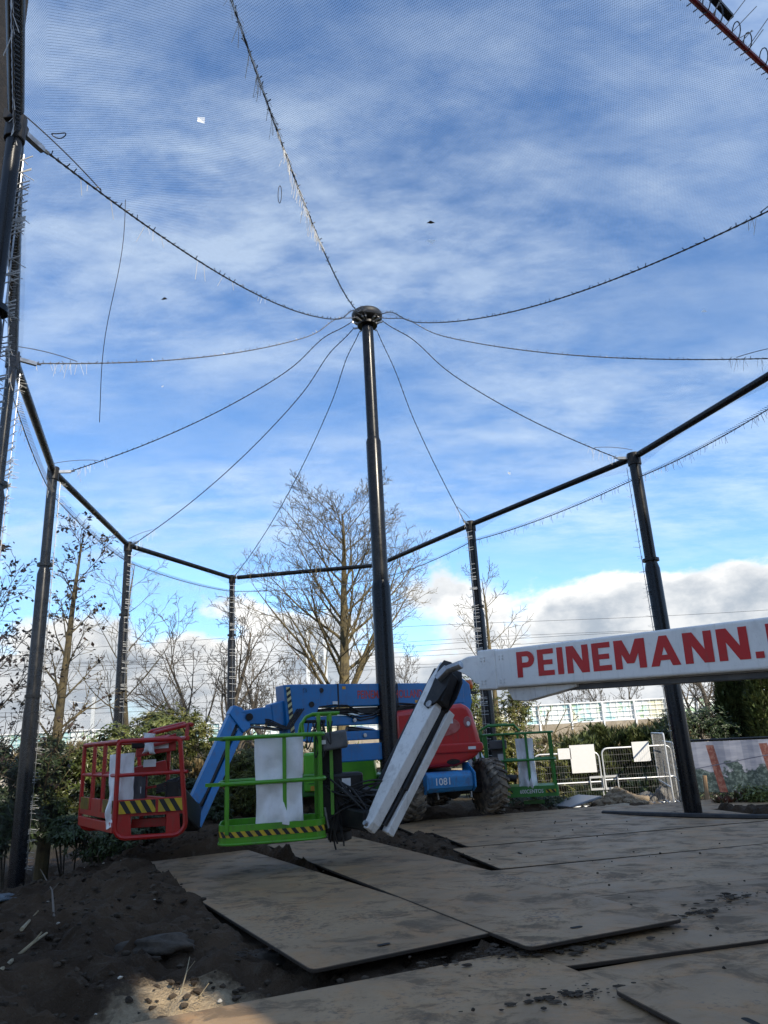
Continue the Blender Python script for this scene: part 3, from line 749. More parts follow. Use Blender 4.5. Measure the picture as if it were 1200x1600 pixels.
# ------------------------------------------------------------------ boom lifts and their baskets
def LM(o): return WM(o)
def rrect(w_, d_, r, n=5):
    """rounded rectangle outline, counter-clockwise, local x,y"""
    out = []
    for cx, cy, a0 in ((w_ / 2 - r, -d_ / 2 + r, -90), (w_ / 2 - r, d_ / 2 - r, 0), (-w_ / 2 + r, d_ / 2 - r, 90), (-w_ / 2 + r, -d_ / 2 + r, 180)):
        for k in range(n + 1):
            a = RAD(a0 + 90 * k / n); out.append(Vector((cx + r * math.cos(a), cy + r * math.sin(a), 0)))
    return out
def sack(name, T, pts_top, drop, bulge, label, nx=26, nz=36, seed=1, taper=0.0):
    """thick crumpled sheet hung from a rail; pts_top = two world points of its upper edge"""
    a, c = pts_top; d = (c - a); out = d.cross(Vector((0, 0, 1))).normalized(); b = MB(); rng = random.Random(seed); ph = [rng.uniform(0, 6) for _ in range(8)]
    V = []
    for side in (1, -1):
        for k in range(nz + 1):
            t = k / nz
            for j in range(nx + 1):
                u = j / nx; e = (1 - (2 * u - 1) ** 4)
                fold = .55 * math.sin(9 * u + ph[0] + 1.5 * t) * t + .35 * math.sin(17 * u + ph[1] - 3 * t) * t + .4 * math.sin(8 * t + 5 * u + ph[2]) * t
                fold += (.9 * mnoise.noise(Vector((u * 3 + seed, t * 4, side * 2.0))) + .22 * (.5 - abs(mnoise.noise(Vector((u * 6 + seed, t * 3.5, 1.5)))) * 2)) * (.3 + t)
                q = a + d * (.5 + (u - .5) * (1 - taper * math.sin(math.pi * t) + .04 * math.sin(5 * t + ph[3]))) - Vector((0, 0, drop * t + .015 * math.sin(9 * u + ph[4]) * t))
                q += out * (side * (.012 + bulge * e * (.25 + .75 * t ** .7)) + .058 * fold); V.append(q)
    n = (nx + 1) * (nz + 1); F = []
    for k in range(nz):
        for j in range(nx):
            i = k * (nx + 1) + j; F.append((i, i + 1, i + nx + 2, i + nx + 1)); F.append((n + i, n + i + nx + 1, n + i + nx + 2, n + i + 1))
    for k in range(nz):
        for j in (0, nx):
            i = k * (nx + 1) + j; q = (i, i + nx + 1, n + i + nx + 1, n + i); F.append(q if j == 0 else q[::-1])
    for j in range(nx):
        i = nz * (nx + 1) + j; F.append((i, i + 1, n + i + 1, n + i))
        i = j; F.append((i + 1, i, n + i, n + i + 1))
    b.add(V, F); o = b.build(name, sackm, smooth=True, sharp=60); tag(o, label, 'sack', 'white sheets hung in the lift baskets'); return o
def cyl(b, p, q, r, n=14): b.tube([p, q], r, n)

def green_basket():
    """basket on the white boom: rounded toe board, square rails, raised bar at the controls"""
    c = Vector((-1.55, 9.42, .40)); yaw = RAD(10)
    T = Matrix.Translation(c) @ Matrix.Rotation(yaw, 4, 'Z'); W = lambda x, y, z: T @ Vector((x, y, z))
    w_, d_, r = 1.24, .84, .20
    return c, yaw, T, W, w_, d_, r
def build_white_lift():
    # boom line
    b0 = Vector((1.32, 10.42, 2.31)); bd = Vector((.658, -.753, -.034)).normalized(); up = Vector((0, 0, 1))
    side = up.cross(bd).normalized()
    if side.y > 0: side = -side                     # towards the viewer
    up = bd.cross(side) if bd.cross(side).z > 0 else side.cross(bd)
    base = b0 + bd * 9.2
    o = empty('boom_lift', (base.x, base.y, hz(base.x, base.y)), 'white boom lift with red lettering, its boom reaching in from the right', 'boom lift', 'boom lifts in the yard')
    # outer boom, inner section, tip
    bm = part(o, 'boom', white, lambda b: b.bar(b0 + bd * .30, b0 + bd * 9.0, .40, .51, up), bevel=.03, segs=3)
    part(bm, 'end_collar', white, lambda b: b.bar(b0 + bd * .03, b0 + bd * .36, .425, .535, up), bevel=.02)
    part(bm, 'lower_rail', greyplastic, lambda b: b.bar(b0 + bd * .5 - up * .30, b0 + bd * 8.6 - up * .30, .12, .07, up), bevel=.01)
    part(bm, 'hose_guard', whitedull, lambda b: b.prism([b0 + bd * t + up * h - side * .06 for t, h in ((.42, -.262), (1.55, -.262), (1.55, -.30), (.75, -.44), (.52, -.42))], side * .16), bevel=.01)
    def rivets(b):
        for t in (.10, .16, .42, .48):
            for h in (.16, .12, -.15, -.19):
                q = b0 + bd * t + up * h + side * (.2125 if t < .36 else .20); cyl(b, q, q + side * .012, .012, 8)
    part(bm, 'bolts', whitedull, rivets, kind='stuff')
    block_letters(bm, 'PEINEMANN.NL', b0 + bd * .72 - up * .142 + side * .20, bd, up, .424, .33, redtxt)
    tip = part(o, 'boom_tip', white, lambda b: b.prism([b0 + bd * t + up * h - side * .15 for t, h in ((.08, -.20), (.08, .215), (-.22, .21), (-.42, .16), (-.50, .08), (-.42, .0), (-.30, -.03), (-.18, -.10), (-.08, -.18))], side * .30), bevel=.02)
    # elbow
    E = b0 - bd * .58 + up * .05 + Vector((-.02, 0, -.05))
    jd = (P(578, 1300, 9.35) - P(697, 1062, 9.85)).normalized()
    jx = jd.cross(side).normalized()
    if jx.x > 0: jx = -jx                            # upper left of the jib
    fs = -FWD.copy(); fs.z = 0; fs.normalize(); jn = jx.cross(jd); jn = jn if jn.y < 0 else -jn
    J0 = P(697, 1062, 9.85); J1 = P(580, 1293, 9.35); JL = (J1 - J0).length
    def plate(b, off, th):
        pts = [(-.22, .07), (-.20, -.08), (-.05, -.18), (.18, -.21), (.38, -.17), (.50, -.06), (.46, .04), (.16, .06), (-.12, .10)]
        b.prism([J0 + jd * t - jx * (h if False else -h) + jn * off for t, h in pts], jn * th)
    eb = part(o, 'elbow_bracket', blacksteel, lambda b: (plate(b, .10, .03), plate(b, -.13, .03)), bevel=.008)
    part(eb, 'elbow_block', blacksteel, lambda b: b.bar(J0 - jd * .08 - jx * .03, J0 + jd * .38 - jx * .1, .19, .18, jx), bevel=.03)
    part(eb, 'elbow_cylinder', galv, lambda b: (cyl(b, J0 - jd * .04 - jx * .06 + jn * .15, J0 - jd * .17 - jx * .30 + jn * .15, .055), b.bar(J0 + jd * .10 - jx * .03 + jn * .16, J0 - jd * .08 - jx * .12 + jn * .16, .10, .10, jn)), bevel=.012)
    part(eb, 'sticker', stickm, lambda b: b.bar(J0 + jd * .06 + jx * .11 + jn * .1345, J0 + jd * .12 + jx * .11 + jn * .1345, .05, .002, jn))
    # jib arms
    ja = part(o, 'jib_arm', whitedull, lambda b: b.prism([J0 + jd * t + jx * h + jn * -.05 for t, h in ((-.20, .15), (-.20, .06), (.44, -.13), (.52, -.13), (JL - .05, -.07), (JL + .04, -.035), (JL + .05, .03), (JL - .02, .065), (JL - 1.0, .165), (.1, .20))], jn * .15), bevel=.012)
    part(ja, 'pivot_pin', galv, lambda b: cyl(b, J0 + jd * .44 - jx * .06 + jn * .09, J0 + jd * .44 - jx * .06 + jn * .14, .045, 18)); part(ja, 'pivot_pin', galv, lambda b: cyl(b, J1 + jn * .09, J1 + jn * .13, .03, 14))
    part(ja, 'hose_cover', blacksteel, lambda b: b.bar(J0 - jd * .12 + jx * .215, J1 - jd * .55 + jx * .185, .13, .075, jx), bevel=.012)
    jb = part(o, 'jib_arm', whitedull, lambda b: b.bar(J0 + jd * .35 - jx * .115 - jn * .20, J1 + jd * -.04 - jx * .085 - jn * .20, .12, .11, jx, ht2=.11), bevel=.012)
    part(ja, 'jib_cylinder', blacksteel, lambda b: (cyl(b, J0 + jd * .40 - jx * .08 - jn * .11, J0 + jd * 1.5 - jx * .09 - jn * .11, .05), cyl(b, J0 + jd * 1.45 - jx * .09 - jn * .11, J1 - jd * .1 - jx * .07 - jn * .11, .03)), smooth=True)
    # machine carrying the boom, outside the picture on the right
    bx = base; bh = Vector((bd.x, bd.y, 0)).normalized(); bs = Vector((-bh.y, bh.x, 0))
    part(o, 'riser', white, lambda b: b.bar(bx + Vector((0, 0, -.2)), bx - bh * 1.2 + Vector((0, 0, -1.1)), .4, .5), bevel=.03)
    part(o, 'turntable_hood', redhood, lambda b: b.box(Vector((bx.x, bx.y, 1.25)) + bh * .2, (1.9, 1.6, .9), Matrix.Rotation(math.atan2(bh.y, bh.x), 3, 'Z')), bevel=.15, segs=4)
    part(o, 'chassis', bluebump, lambda b: b.box(Vector((bx.x, bx.y, .62)), (2.8, 1.1, .35), Matrix.Rotation(math.atan2(bh.y, bh.x), 3, 'Z')), bevel=.04)
    for s1 in (-1, 1):
        for s2 in (-1, 1): wheel(o, Vector((bx.x, bx.y, .5 + hz(bx.x, bx.y))) + bh * 1.1 * s1 + bs * .95 * s2, bs * s2)
    # basket
    c, yaw, T, W, w_, d_, r = green_basket()
    out = [T @ p for p in rrect(w_, d_, r, 6)]; n = len(out)
    bk = part(o, 'basket', greenp, lambda b: b.add([p + Vector((0, 0, z)) for z in (.02, .215) for p in out] + [(T @ (q * 1.0)) + Vector((0, 0, z)) for z in (.215, .05) for q in rrect(w_ - .03, d_ - .03, r - .01, 6)],
              [(l * n + i, l * n + (i + 1) % n, (l + 1) * n + (i + 1) % n, (l + 1) * n + i) for l in range(3) for i in range(n)] + [tuple(range(n - 1, -1, -1)), tuple(3 * n + i for i in range(n))]), smooth=True)
    bk['label'] = 'green basket with rounded toe board'
    part(bk, 'bottom_lip', greenp, lambda b: b.tube([p + Vector((0, 0, .012)) for p in out], .014, 6, closed=True), smooth=True)
    z0, z1, zm = .215, 1.17, .66
    posts = [(-w_ / 2 + .10, -d_ / 2 + .03), (.14, -d_ / 2 + .03), (-w_ / 2 + .06, d_ / 2 - .10), (w_ / 2 - .03, -.05), (w_ / 2 - .06, d_ / 2 - .06), (-.02, d_ / 2 - .03)]
    for x, y in posts: part(bk, 'rail_post', greenp, lambda b: b.bar(W(x, y, z0 - .1), W(x, y, z1), .045, .045, T.to_3x3() @ Vector((0, 1, 0))), bevel=.006)
    def rail(b, z, r_, a, e):
        pts = [T @ (p * 1.0) + Vector((0, 0, z)) for p in rrect(w_ + .0, d_ + .0, .16, 6)]
        b.tube(pts, r_, 8, closed=True)
    part(bk, 'top_rail', greenp, lambda b: rail(b, z1, .024, 0, 0), smooth=True)
    part(bk, 'middle_rail', greenp, lambda b: rail(b, zm, .024, 0, 0), smooth=True)
    part(bk, 'rail_stub', greenp, lambda b: b.bar(W(-w_ / 2 - .12, -d_ / 2 + .08, z1), W(-w_ / 2 + .06, -d_ / 2 + .05, z1), .04, .04)); part(bk, 'rail_stub', greenp, lambda b: b.bar(W(-w_ / 2 - .15, -d_ / 2 + .1, zm), W(-w_ / 2 + .06, -d_ / 2 + .05, zm), .04, .04))
    front = [W(-w_ / 2 + .005, -d_ / 2 + .22, .085)] + [T @ p + Vector((0, 0, .085)) for p in (rrect(w_, d_, r, 6)[21:] + rrect(w_, d_, r, 6)[:7])] + [W(w_ / 2, d_ / 2 - .35, .085)]
    hazard(bk, front[1:], (0, 0, 1), .062, .052, .05)
    part(bk, 'back_panel', greenp, lambda b: b.box(W(.0, d_ / 2 - .06, .45), (.32, .02, .36), T.to_3x3()), bevel=.004)
    part(bk, 'panel_shelf', blacksteel, lambda b: b.box(W(.0, d_ / 2 - .1, .26), (.34, .10, .10), T.to_3x3()), bevel=.008)
    # raised bar at the control side
    def roll(b):
        for yy in (0.0, .30):
            b.tube([W(w_ / 2 - .22 - .06 * (yy > 0), d_ / 2 - .34 + yy, z1 - .05), W(w_ / 2 - .24, d_ / 2 - .34 + yy, z1 + .14), W(w_ / 2 - .18, d_ / 2 - .34 + yy, z1 + .22), W(w_ / 2 - .10, d_ / 2 - .34 + yy, z1 + .25), W(w_ / 2 + .24, d_ / 2 - .34 + yy, z1 + .25)], .022, 8)
    rb = part(bk, 'raised_bar', greenp, roll, smooth=True)
    for yy in (0.0, .30): part(rb, 'bar_post', greenp, lambda b: b.bar(W(w_ / 2 + .12, d_ / 2 - .34 + yy, z1 + .25), W(w_ / 2 + .12, d_ / 2 - .34 + yy, z0), .04, .04))
    part(bk, 'control_rail', greenp, lambda b: b.bar(W(w_ / 2 - .03, d_ / 2 - .34, z1 + .25), W(w_ / 2 - .03, d_ / 2 - .34, z0 + .02), .05, .05), bevel=.006)
    cb = part(bk, 'control_box', greyplastic, lambda b: b.box(W(w_ / 2 + .15, d_ / 2 - .30, z1 - .085), (.34, .32, .22), T.to_3x3() @ Matrix.Rotation(RAD(-6), 3, 'Y')), bevel=.03, segs=3)
    part(cb, 'joystick', blacksteel, lambda b: (cyl(b, W(w_ / 2 + .05, d_ / 2 - .34, z1 + .02), W(w_ / 2 + .02, d_ / 2 - .36, z1 + .13), .014, 8), cyl(b, W(w_ / 2 - .24, d_ / 2 - .3, z1 + .165), W(w_ / 2 + .06, d_ / 2 - .3, z1 + .155), .022, 10)))
    part(cb, 'label_plate', stickm, lambda b: b.box(W(w_ / 2 + .02, d_ / 2 - .475, z1 - .10), (.05, .006, .05), T.to_3x3()))
    # carrier: black column, rotator, load cell box, hoses
    cr = part(o, 'basket_carrier', blacksteel, lambda b: (b.box(W(w_ / 2 + .12, d_ / 2 - .12, .78), (.30, .18, .66), T.to_3x3()), b.box(W(w_ / 2 + .16, d_ / 2 - .15, .28), (.38, .28, .56), T.to_3x3())), bevel=.02)
    part(cr, 'rotator', blacksteel, lambda b: b.lathe(W(w_ / 2 + .16, d_ / 2 - .02, -.02), (0, 0, 1), [(0, .08), (.03, .13), (.36, .13), (.40, .09), (.66, .09)], 20), smooth=True)
    part(cr, 'guard', blacksteel, lambda b: b.box(W(w_ / 2 + .30, d_ / 2 - .20, .56), (.44, .24, .26), T.to_3x3()), bevel=.04)
    part(cr, 'valve_block', blacksteel, lambda b: b.box(W(w_ / 2 + .50, d_ / 2 - .08, .34), (.30, .26, .30), T.to_3x3()), bevel=.03)
    part(cr, 'swing_cylinder', galv, lambda b: cyl(b, W(w_ / 2 + .02, d_ / 2 - .32, .30), W(w_ / 2 + .06, d_ / 2 - .32, .06), .02, 10))
    part(cr, 'lower_pivot', blacksteel, lambda b: b.lathe(W(w_ / 2 + .22, d_ / 2 - .10, -.12), (0, 0, 1), [(0, .10), (.02, .15), (.16, .15), (.18, .10)], 20), smooth=True)
    part(cr, 'warning_label', stickm, lambda b: b.box(W(w_ / 2 + .30, d_ / 2 - .335, .54), (.11, .006, .17), T.to_3x3()))
    part(cr, 'knuckle', blacksteel, lambda b: (b.bar(W(w_ / 2 + .16, d_ / 2 + .0, .20), J1 + jd * -.08 + jx * .05, .24, .24), b.bar(W(w_ / 2 + .2, d_ / 2 + .02, .45), J1 - jd * .42 - jn * .05, .14, .14)), bevel=.03)
    part(cr, 'green_bracket', greenp, lambda b: b.box(W(w_ / 2 + .37, d_ / 2 - .10, .22), (.07, .16, .26), T.to_3x3()), bevel=.02)
    rng = random.Random(9)
    def hoses(b):
        for k in range(22):
            p = W(w_ / 2 + rng.uniform(.0, .35), d_ / 2 - .28 + rng.uniform(-.05, .1), rng.uniform(.1, .75)); q = J1 - jd * rng.uniform(.05, .6) + jx * .1 + jn * rng.uniform(-.1, .1)
            m_ = (p + q) / 2 + Vector((rng.uniform(-.1, .1), rng.uniform(-.2, .05), rng.uniform(-.25, .18)))
            b.tube([p * (1 - t) ** 2 + m_ * 2 * t * (1 - t) + q * t * t for t in [i / 12 for i in range(13)]], .011, 6)
        for k in range(5):
            p = W(w_ / 2 - .16 + .05 * k, d_ / 2 - .42, z1 + .15); L = rng.uniform(.25, .5)
            b.tube([p + Vector((.07 * math.sin(math.pi * t) * (1 if k % 2 else -1), -.02, -L * math.sin(math.pi * t))) + Vector((.10 * t, 0, 0)) for t in [i / 16 for i in range(17)]], .009, 6)
        for k in range(6):
            p = W(w_ / 2 + rng.uniform(.0, .25), d_ / 2 - .30, rng.uniform(.3, .5)); b.tube([p + Vector((.03 * math.sin(5 * t + k), -.02, -.5 * t)) for t in [i / 8 for i in range(9)]], .012, 6)
    part(cr, 'hoses', blackm, hoses, kind='stuff')
    sack('plastic_sheet', T, (W(-.20, -d_ / 2 + .10, z1 - .01), W(.36, -d_ / 2 + .14, z1 - .01)), .98, .075, 'white plastic sheet hanging inside the near green basket', seed=4)

def wheel(parent, c, axis, R_=.5, wd=.40, name='wheel', steer=0.0):
    ax = Vector(axis).normalized(); ax = Quaternion((0, 0, 1), steer) @ ax
    o = part(parent, name, tyrem, lambda b: b.lathe(c - ax * wd / 2, ax, [(0.0, R_ * .55), (.0, R_ * .60), (.02, R_ * .80), (.05, R_ * .90), (.09, R_ * .94), (wd - .09, R_ * .94), (wd - .05, R_ * .90), (wd - .02, R_ * .80), (wd, R_ * .60), (wd, R_ * .55)], 40), smooth=True, sharp=50)
    def lugs(b):
        x, y, z = frame(ax); N = 22
        for s in (-1, 1):
            for k in range(N):
                a0 = 2 * math.pi * (k + (.5 if s > 0 else 0)) / N; rows = []
                for (e, da, r_) in ((-.02, -.02, R_ * .95), (.10, .10, R_ * .985), (.205, .20, R_ * .955), (.225, .22, R_ * .85)):
                    row = []
                    for da2, rr in ((-.062, r_ - .03), (-.052, r_ + .012), (.052, r_ + .012), (.062, r_ - .03)):
                        a = a0 + da + da2; row.append(c + ax * s * e * wd / .44 + (x * math.cos(a) + y * math.sin(a)) * rr)
                    rows.append(row)
                for i in range(3):
                    for j in range(3):
                        q = [rows[i][j], rows[i][j + 1], rows[i + 1][j + 1], rows[i + 1][j]]; b.add(q if s > 0 else q[::-1], [(0, 1, 2, 3)])
                b.add(rows[3], [(0, 1, 2, 3)])
    part(o, 'tread_lugs', tyrem, lugs, kind='stuff')
    for s in (-1, 1):
        part(o, 'rim', rimm, lambda b: b.lathe(c + ax * s * (wd / 2 - .10), ax * s, [(0, R_ * .58), (.07, R_ * .58), (.075, R_ * .53), (.0, R_ * .46), (-.02, R_ * .25), (.03, R_ * .22), (.05, R_ * .10)], 28), smooth=True, sharp=40)
    return o

def build_blue_lift():
    F = Vector((.92, 14.32, 0)); bk = Vector((-.35, .937, 0)); a = Vector((.937, .35, 0)); Z = Vector((0, 0, 1))
    o = empty('boom_lift', F + bk * 1.3, 'blue boom lift with red hood and big earth mover tyres beside the mast', 'boom lift', 'boom lifts in the yard')
    g = .04
    for sb in (0, 1):
        for s in (-1, 1):
            wheel(o, F + bk * 2.5 * sb + a * .83 * s + Z * (.5 + g), a * s)
    M = Matrix.Rotation(math.atan2(a.y, a.x), 3, 'Z')
    ch = part(o, 'chassis', blacksteel, lambda b: b.box(F + bk * 1.25 + Z * .66, (.78, 2.9, .36), M), bevel=.03)
    for sb in (0, 1): part(ch, 'axle', blacksteel, lambda b: (b.bar(F + bk * 2.5 * sb - a * .75 + Z * .54, F + bk * 2.5 * sb + a * .75 + Z * .54, .20, .22), b.lathe(F + bk * 2.5 * sb - bk * .16 + Z * .54, -bk, [(0, .18), (.08, .16), (.14, .06)], 18)), bevel=.03)
    for s in (-1, 1):
        part(ch, 'steering_cylinder', galv, lambda b: cyl(b, F - bk * .20 + a * .35 * s + Z * .78, F - bk * .24 + a * .33 * s + Z * .38, .02, 10))
    bp = part(o, 'bumper', bluebump, lambda b: b.prism([F - bk * y + a * -.66 + Z * z for y, z in ((.22, .86), (.50, .86), (.58, .78), (.58, .60), (.52, .52), (.22, .52))], a * .90), bevel=.03)
    for s in (-1, 1): part(bp, 'bumper_ear', bluebump, lambda b: b.prism([F - bk * y + a * (.45 * s - .21) + Z * z for y, z in ((.12, .98), (.34, 1.0), (.62, .82), (.62, .58), (.5, .5), (.12, .5))], a * .03 * s), bevel=.006)
    lettering(bp, '1081', F - bk * .582 - a * .50 + Z * .645, a, Z, .27, .12, stickm, bold=.01)
    part(o, 'turntable', blacksteel, lambda b: b.lathe(F + bk * 1.15 + Z * .82, Z, [(0, .5), (.14, .5), (.14, .42), (.24, .42)], 32), smooth=True)
    # turret turned so that the boom points left: tail (red hood) on the right
    L_ = Vector((-1.92, 13.05, 0)); R_ = Vector((1.22, 14.95, 0)); td = (R_ - L_).normalized(); tn = Vector((td.y, -td.x, 0))   # tn towards the viewer
    hc = Vector((.70, 14.50, 0))
    hx = Vector((1, .10, 0)).normalized(); hn = Vector((.10, -1, 0)).normalized()
    prof = [(-.80, 1.96), (.50, 2.04), (.64, 1.98), (.70, 1.86), (.82, 1.30), (.80, 1.16), (.66, 1.06), (.32, .93), (-.50, .90), (-.80, .92)]
    hood = part(o, 'hood', redhood, lambda b: b.prism([hc + hx * x + Z * z + hn * .55 for x, z in prof], -hn * 1.25), bevel=.10, segs=5, smooth=True)
    part(hood, 'hood_waist', redhood, lambda b: b.prism([hc + hx * x + Z * z + hn * .585 for x, z in ((-.78, 1.16), (.79, 1.16), (.84, 1.24), (.825, 1.33), (-.78, 1.33))], -hn * 1.31), bevel=.03, segs=3)
    def oval(b, cx, cz, rx, rz, y0, th, n=22): b.prism([hc + hx * (cx + rx * math.cos(t)) + Z * (cz + rz * math.sin(t)) + hn * y0 for t in [2 * math.pi * k / n for k in range(n)]], hn * th)
    pink = mat('faded_red_panel', (.42, .13, .11), .6, 0, (.33, .05, .04), 5)
    vp = part(hood, 'vent_panel', pink, lambda b: oval(b, .12, 1.64, .32, .17, .545, .02), bevel=.008)
    part(vp, 'label_plate', stickm, lambda b: b.box(hc + hx * .22 + Z * 1.73 + hn * .57, (.17, .006, .09)))
    lt = part(hood, 'rear_light', glassm, lambda b: oval(b, .58, 1.70, .075, .10, .535, .03), bevel=.01)
    part(lt, 'bulb', stickm, lambda b: oval(b, .59, 1.67, .032, .04, .567, .006))
    part(hood, 'towing_eye', blacksteel, lambda b: oval(b, .26, 1.02, .13, .055, .50, .05), bevel=.01)
    part(hood, 'sticker', stickm, lambda b: b.box(hc + hx * .62 + Z * 1.24 + hn * .592, (.14, .006, .05)))
    # booms
    def zbar(name, l0, l1, zc, h, wd, m=bluep, off=0.0, **kw):
        return part(o, name, m, lambda b: b.bar(L_ + td * l0 + tn * off + Z * zc, L_ + td * l1 + tn * off + Z * zc, wd, h), bevel=kw.get('bevel', .02))
    LT = (R_ - L_).length
    b1 = zbar('main_boom', .0, LT + .1, 2.27, .40, .34)
    lettering(b1, 'PEINEMANN HOLLAND', L_ + td * 1.36 + tn * .17 + Z * 2.20, td, Z, 1.42, .15, orangetxt, bold=.02)
    part(b1, 'hose_run', blackm, lambda b: b.bar(L_ + td * .5 + Z * 2.00, L_ + td * LT + Z * 2.02, .22, .09), bevel=.01)
    for t in (.30, .62): part(b1, 'pin', blacksteel, lambda b: cyl(b, L_ + td * t + tn * .16 + Z * 2.36, L_ + td * t + tn * .20 + Z * 2.36, .045, 14))
    zbar('boom_link', .25, LT, 1.83, .17, .20); zbar('boom_link', .40, LT - .1, 1.56, .16, .20, off=.02)
    zbar('riser_arm', .9, LT - .2, 1.27, .30, .30, off=.03)
    part(o, 'link_cylinder', blacksteel, lambda b: cyl(b, L_ + td * 1.2 + Z * 1.68, L_ + td * 2.9 + Z * 1.42, .06, 14))
    ep = part(o, 'end_plate', bluep, lambda b: b.prism([L_ + td * x + Z * z + tn * .20 for x, z in ((-.10, 2.46), (.62, 2.46), (.58, 2.1), (.44, 1.78), (.36, 1.50), (-.02, 1.50))], -tn * .40), bevel=.015)
    hazard(ep, [L_ + td * -.06 + tn * .205 + Z * 2.42, L_ + td * .03 + tn * .205 + Z * 1.56], tuple(td), .075, .05, .05, cols=(mat('hazard_cream', (.55, .50, .25), .5), hazblack))
    part(ep, 'pin', blacksteel, lambda b: cyl(b, L_ + td * .42 + tn * .19 + Z * 2.12, L_ + td * .42 + tn * .215 + Z * 2.12, .05, 14))
    amber = mat('amber_label', (.60, .28, .02), .5)
    for t, z, sw, sh, mm in ((.85, 2.14, .10, .05, stickm), (1.05, 2.40, .07, .05, amber), (3.05, 2.40, .08, .06, stickm), (2.6, 2.13, .06, .05, amber)):
        q = L_ + td * t + tn * .1725 + Z * z; part(b1, 'decal', mm, lambda b: b.bar(q, q + td * sw, .002, sh))
    for t in (.95, 2.2, 3.1): part(b1, 'wear_band', blacksteel, lambda b: b.bar(L_ + td * t + Z * 2.27, L_ + td * (t + .03) + Z * 2.27, .347, .407))
    rng = random.Random(2)
    def bhoses(b):
        for k in range(6):
            z0 = 2.0 + .025 * k; b.tube([L_ + td * (.3 + i * .28) + tn * (.12 + .012 * k) + Z * (z0 - .05 + .03 * math.sin(i * 1.3 + k) - (.10 if i in (4, 5) else 0)) for i in range(12)], .012, 6)
        for k in range(4): b.tube([L_ + td * (.15 + .04 * k) + tn * .21 + Z * 2.05, L_ + td * (-.1 + .03 * k) + tn * .25 + Z * 1.72, L_ + td * (-.35) + tn * .16 + Z * (1.80 + .03 * k), L_ + td * -.6 + tn * .1 + Z * 1.92], .012, 6)
    part(b1, 'hydraulic_hoses', blackm, bhoses, kind='stuff')
    for t, z in ((.5, 1.83), (1.3, 1.83), (.7, 1.56), (1.5, 1.56), (1.2, 1.30), (2.0, 1.30)): part(o, 'link_pin', galv, lambda b: cyl(b, L_ + td * t + tn * .11 + Z * z, L_ + td * t + tn * .15 + Z * z, .035, 12))
    # knuckle at the tail with beacon
    part(o, 'tail_knuckle', bluep, lambda b: b.prism([R_ + td * x + Z * z + tn * .16 for x, z in ((-.25, 2.50), (.12, 2.56), (.28, 2.44), (.30, 2.10), (.18, 1.80), (-.3, 1.80))], -tn * .32), bevel=.03)
    bc = part(o, 'beacon', lampm, lambda b: b.lathe(R_ + td * .36 + Z * 2.36, Z, [(0, .07), (.03, .085), (.12, .085), (.17, .06), (.18, .02)], 18), smooth=True)
    part(bc, 'beacon_bracket', blacksteel, lambda b: (b.bar(R_ + td * .2 + Z * 2.3, R_ + td * .52 + Z * 2.28, .06, .05), b.lathe(R_ + td * .36 + Z * 2.30, Z, [(0, .05), (.06, .06)], 12)))
    # jib
    K0 = L_ + Z * 1.98; K1 = P(372, 1122, 12.5); K2 = P(303, 1278, 11.5); jd = (K2 - K1).normalized()
    kn = part(o, 'jib_knuckle', bluep, lambda b: (b.bar(K0 + td * .1, K1, .22, .36, (0, 0, 1), .16, .22), b.bar(K0 + Z * .02 + td * .02, K0.lerp(K1, .35), .26, .44, (0, 0, 1), .24, .36)), bevel=.02)
    part(kn, 'knuckle_pin', blacksteel, lambda b: cyl(b, K0.lerp(K1, .82) + tn * .10, K0.lerp(K1, .82) + tn * .14, .06, 14))
    part(kn, 'knuckle_cylinder', galv, lambda b: cyl(b, K0 - Z * .28 + td * .1, K1 - Z * .12, .028, 10))
    jn = tn; jx = jd.cross(jn).normalized()
    if jx.x > 0: jx = -jx
    j1 = part(o, 'jib_arm', bluep, lambda b: b.bar(K1 - jd * .12 + jx * .10, K2 - jd * .18 + jx * .10, .16, .17, tuple(jx)), bevel=.012)
    part(j1, 'arm_groove', blacksteel, lambda b: b.bar(K1 + jd * .15 + jx * .10 + jn * .081, K2 - jd * .5 + jx * .13 + jn * .081, .004, .035, tuple(jx)))
    j2 = part(o, 'jib_arm', bluep, lambda b: b.bar(K1 + jd * .02 - jx * .12, K2 + jd * .10 - jx * .09, .14, .11, tuple(jx)), bevel=.012)
    part(j2, 'sticker', stickm, lambda b: b.bar(K1.lerp(K2, .62) - jx * .12 + jn * .072, K1.lerp(K2, .67) - jx * .12 + jn * .072, .003, .06, tuple(jx)))
    part(o, 'jib_head', bluep, lambda b: b.prism([K1 + jd * t + jx * h + jn * .11 for t, h in ((-.18, .05), (-.14, .18), (.05, .2), (.2, -.16), (.05, -.24), (-.12, -.14))], -jn * .22), bevel=.02)
    part(o, 'jib_cylinder', blacksteel, lambda b: cyl(b, K1 + jd * .2 - jx * .01, K2 - jd * .2, .05, 12))
    # red basket: corner C towards the viewer, right face to Rr, left face receding to Lf
    C = P(178, 1306, 9.45); C.z = .47
    ex = Vector((.985, .12, 0)).normalized(); ey = Vector((-.58, .815, 0)).normalized(); wx, wy, H = .84, 1.75, 1.14
    carr = part(o, 'basket_carrier', blacksteel, lambda b: (b.bar(K2 + jd * .02, C + ex * (wx + .02) + ey * .55 + Z * .42, .22, .34), b.box(C + ex * (wx + .04) + ey * .5 + Z * .42, (.18, .34, .46))), bevel=.03)
    part(carr, 'hoses', blackm, lambda b: [b.tube([K2 - jd * (.2 + .05 * k) + jn * .1, K2 + Vector((-.1, -.12, .1 - .05 * k)), C + ex * (wx + .02) + ey * .3 + Z * (.55 + .03 * k), C + ex * (wx - .25) + ey * .35 + Z * (.50 + .02 * k)], .013, 6) for k in range(5)], kind='stuff')
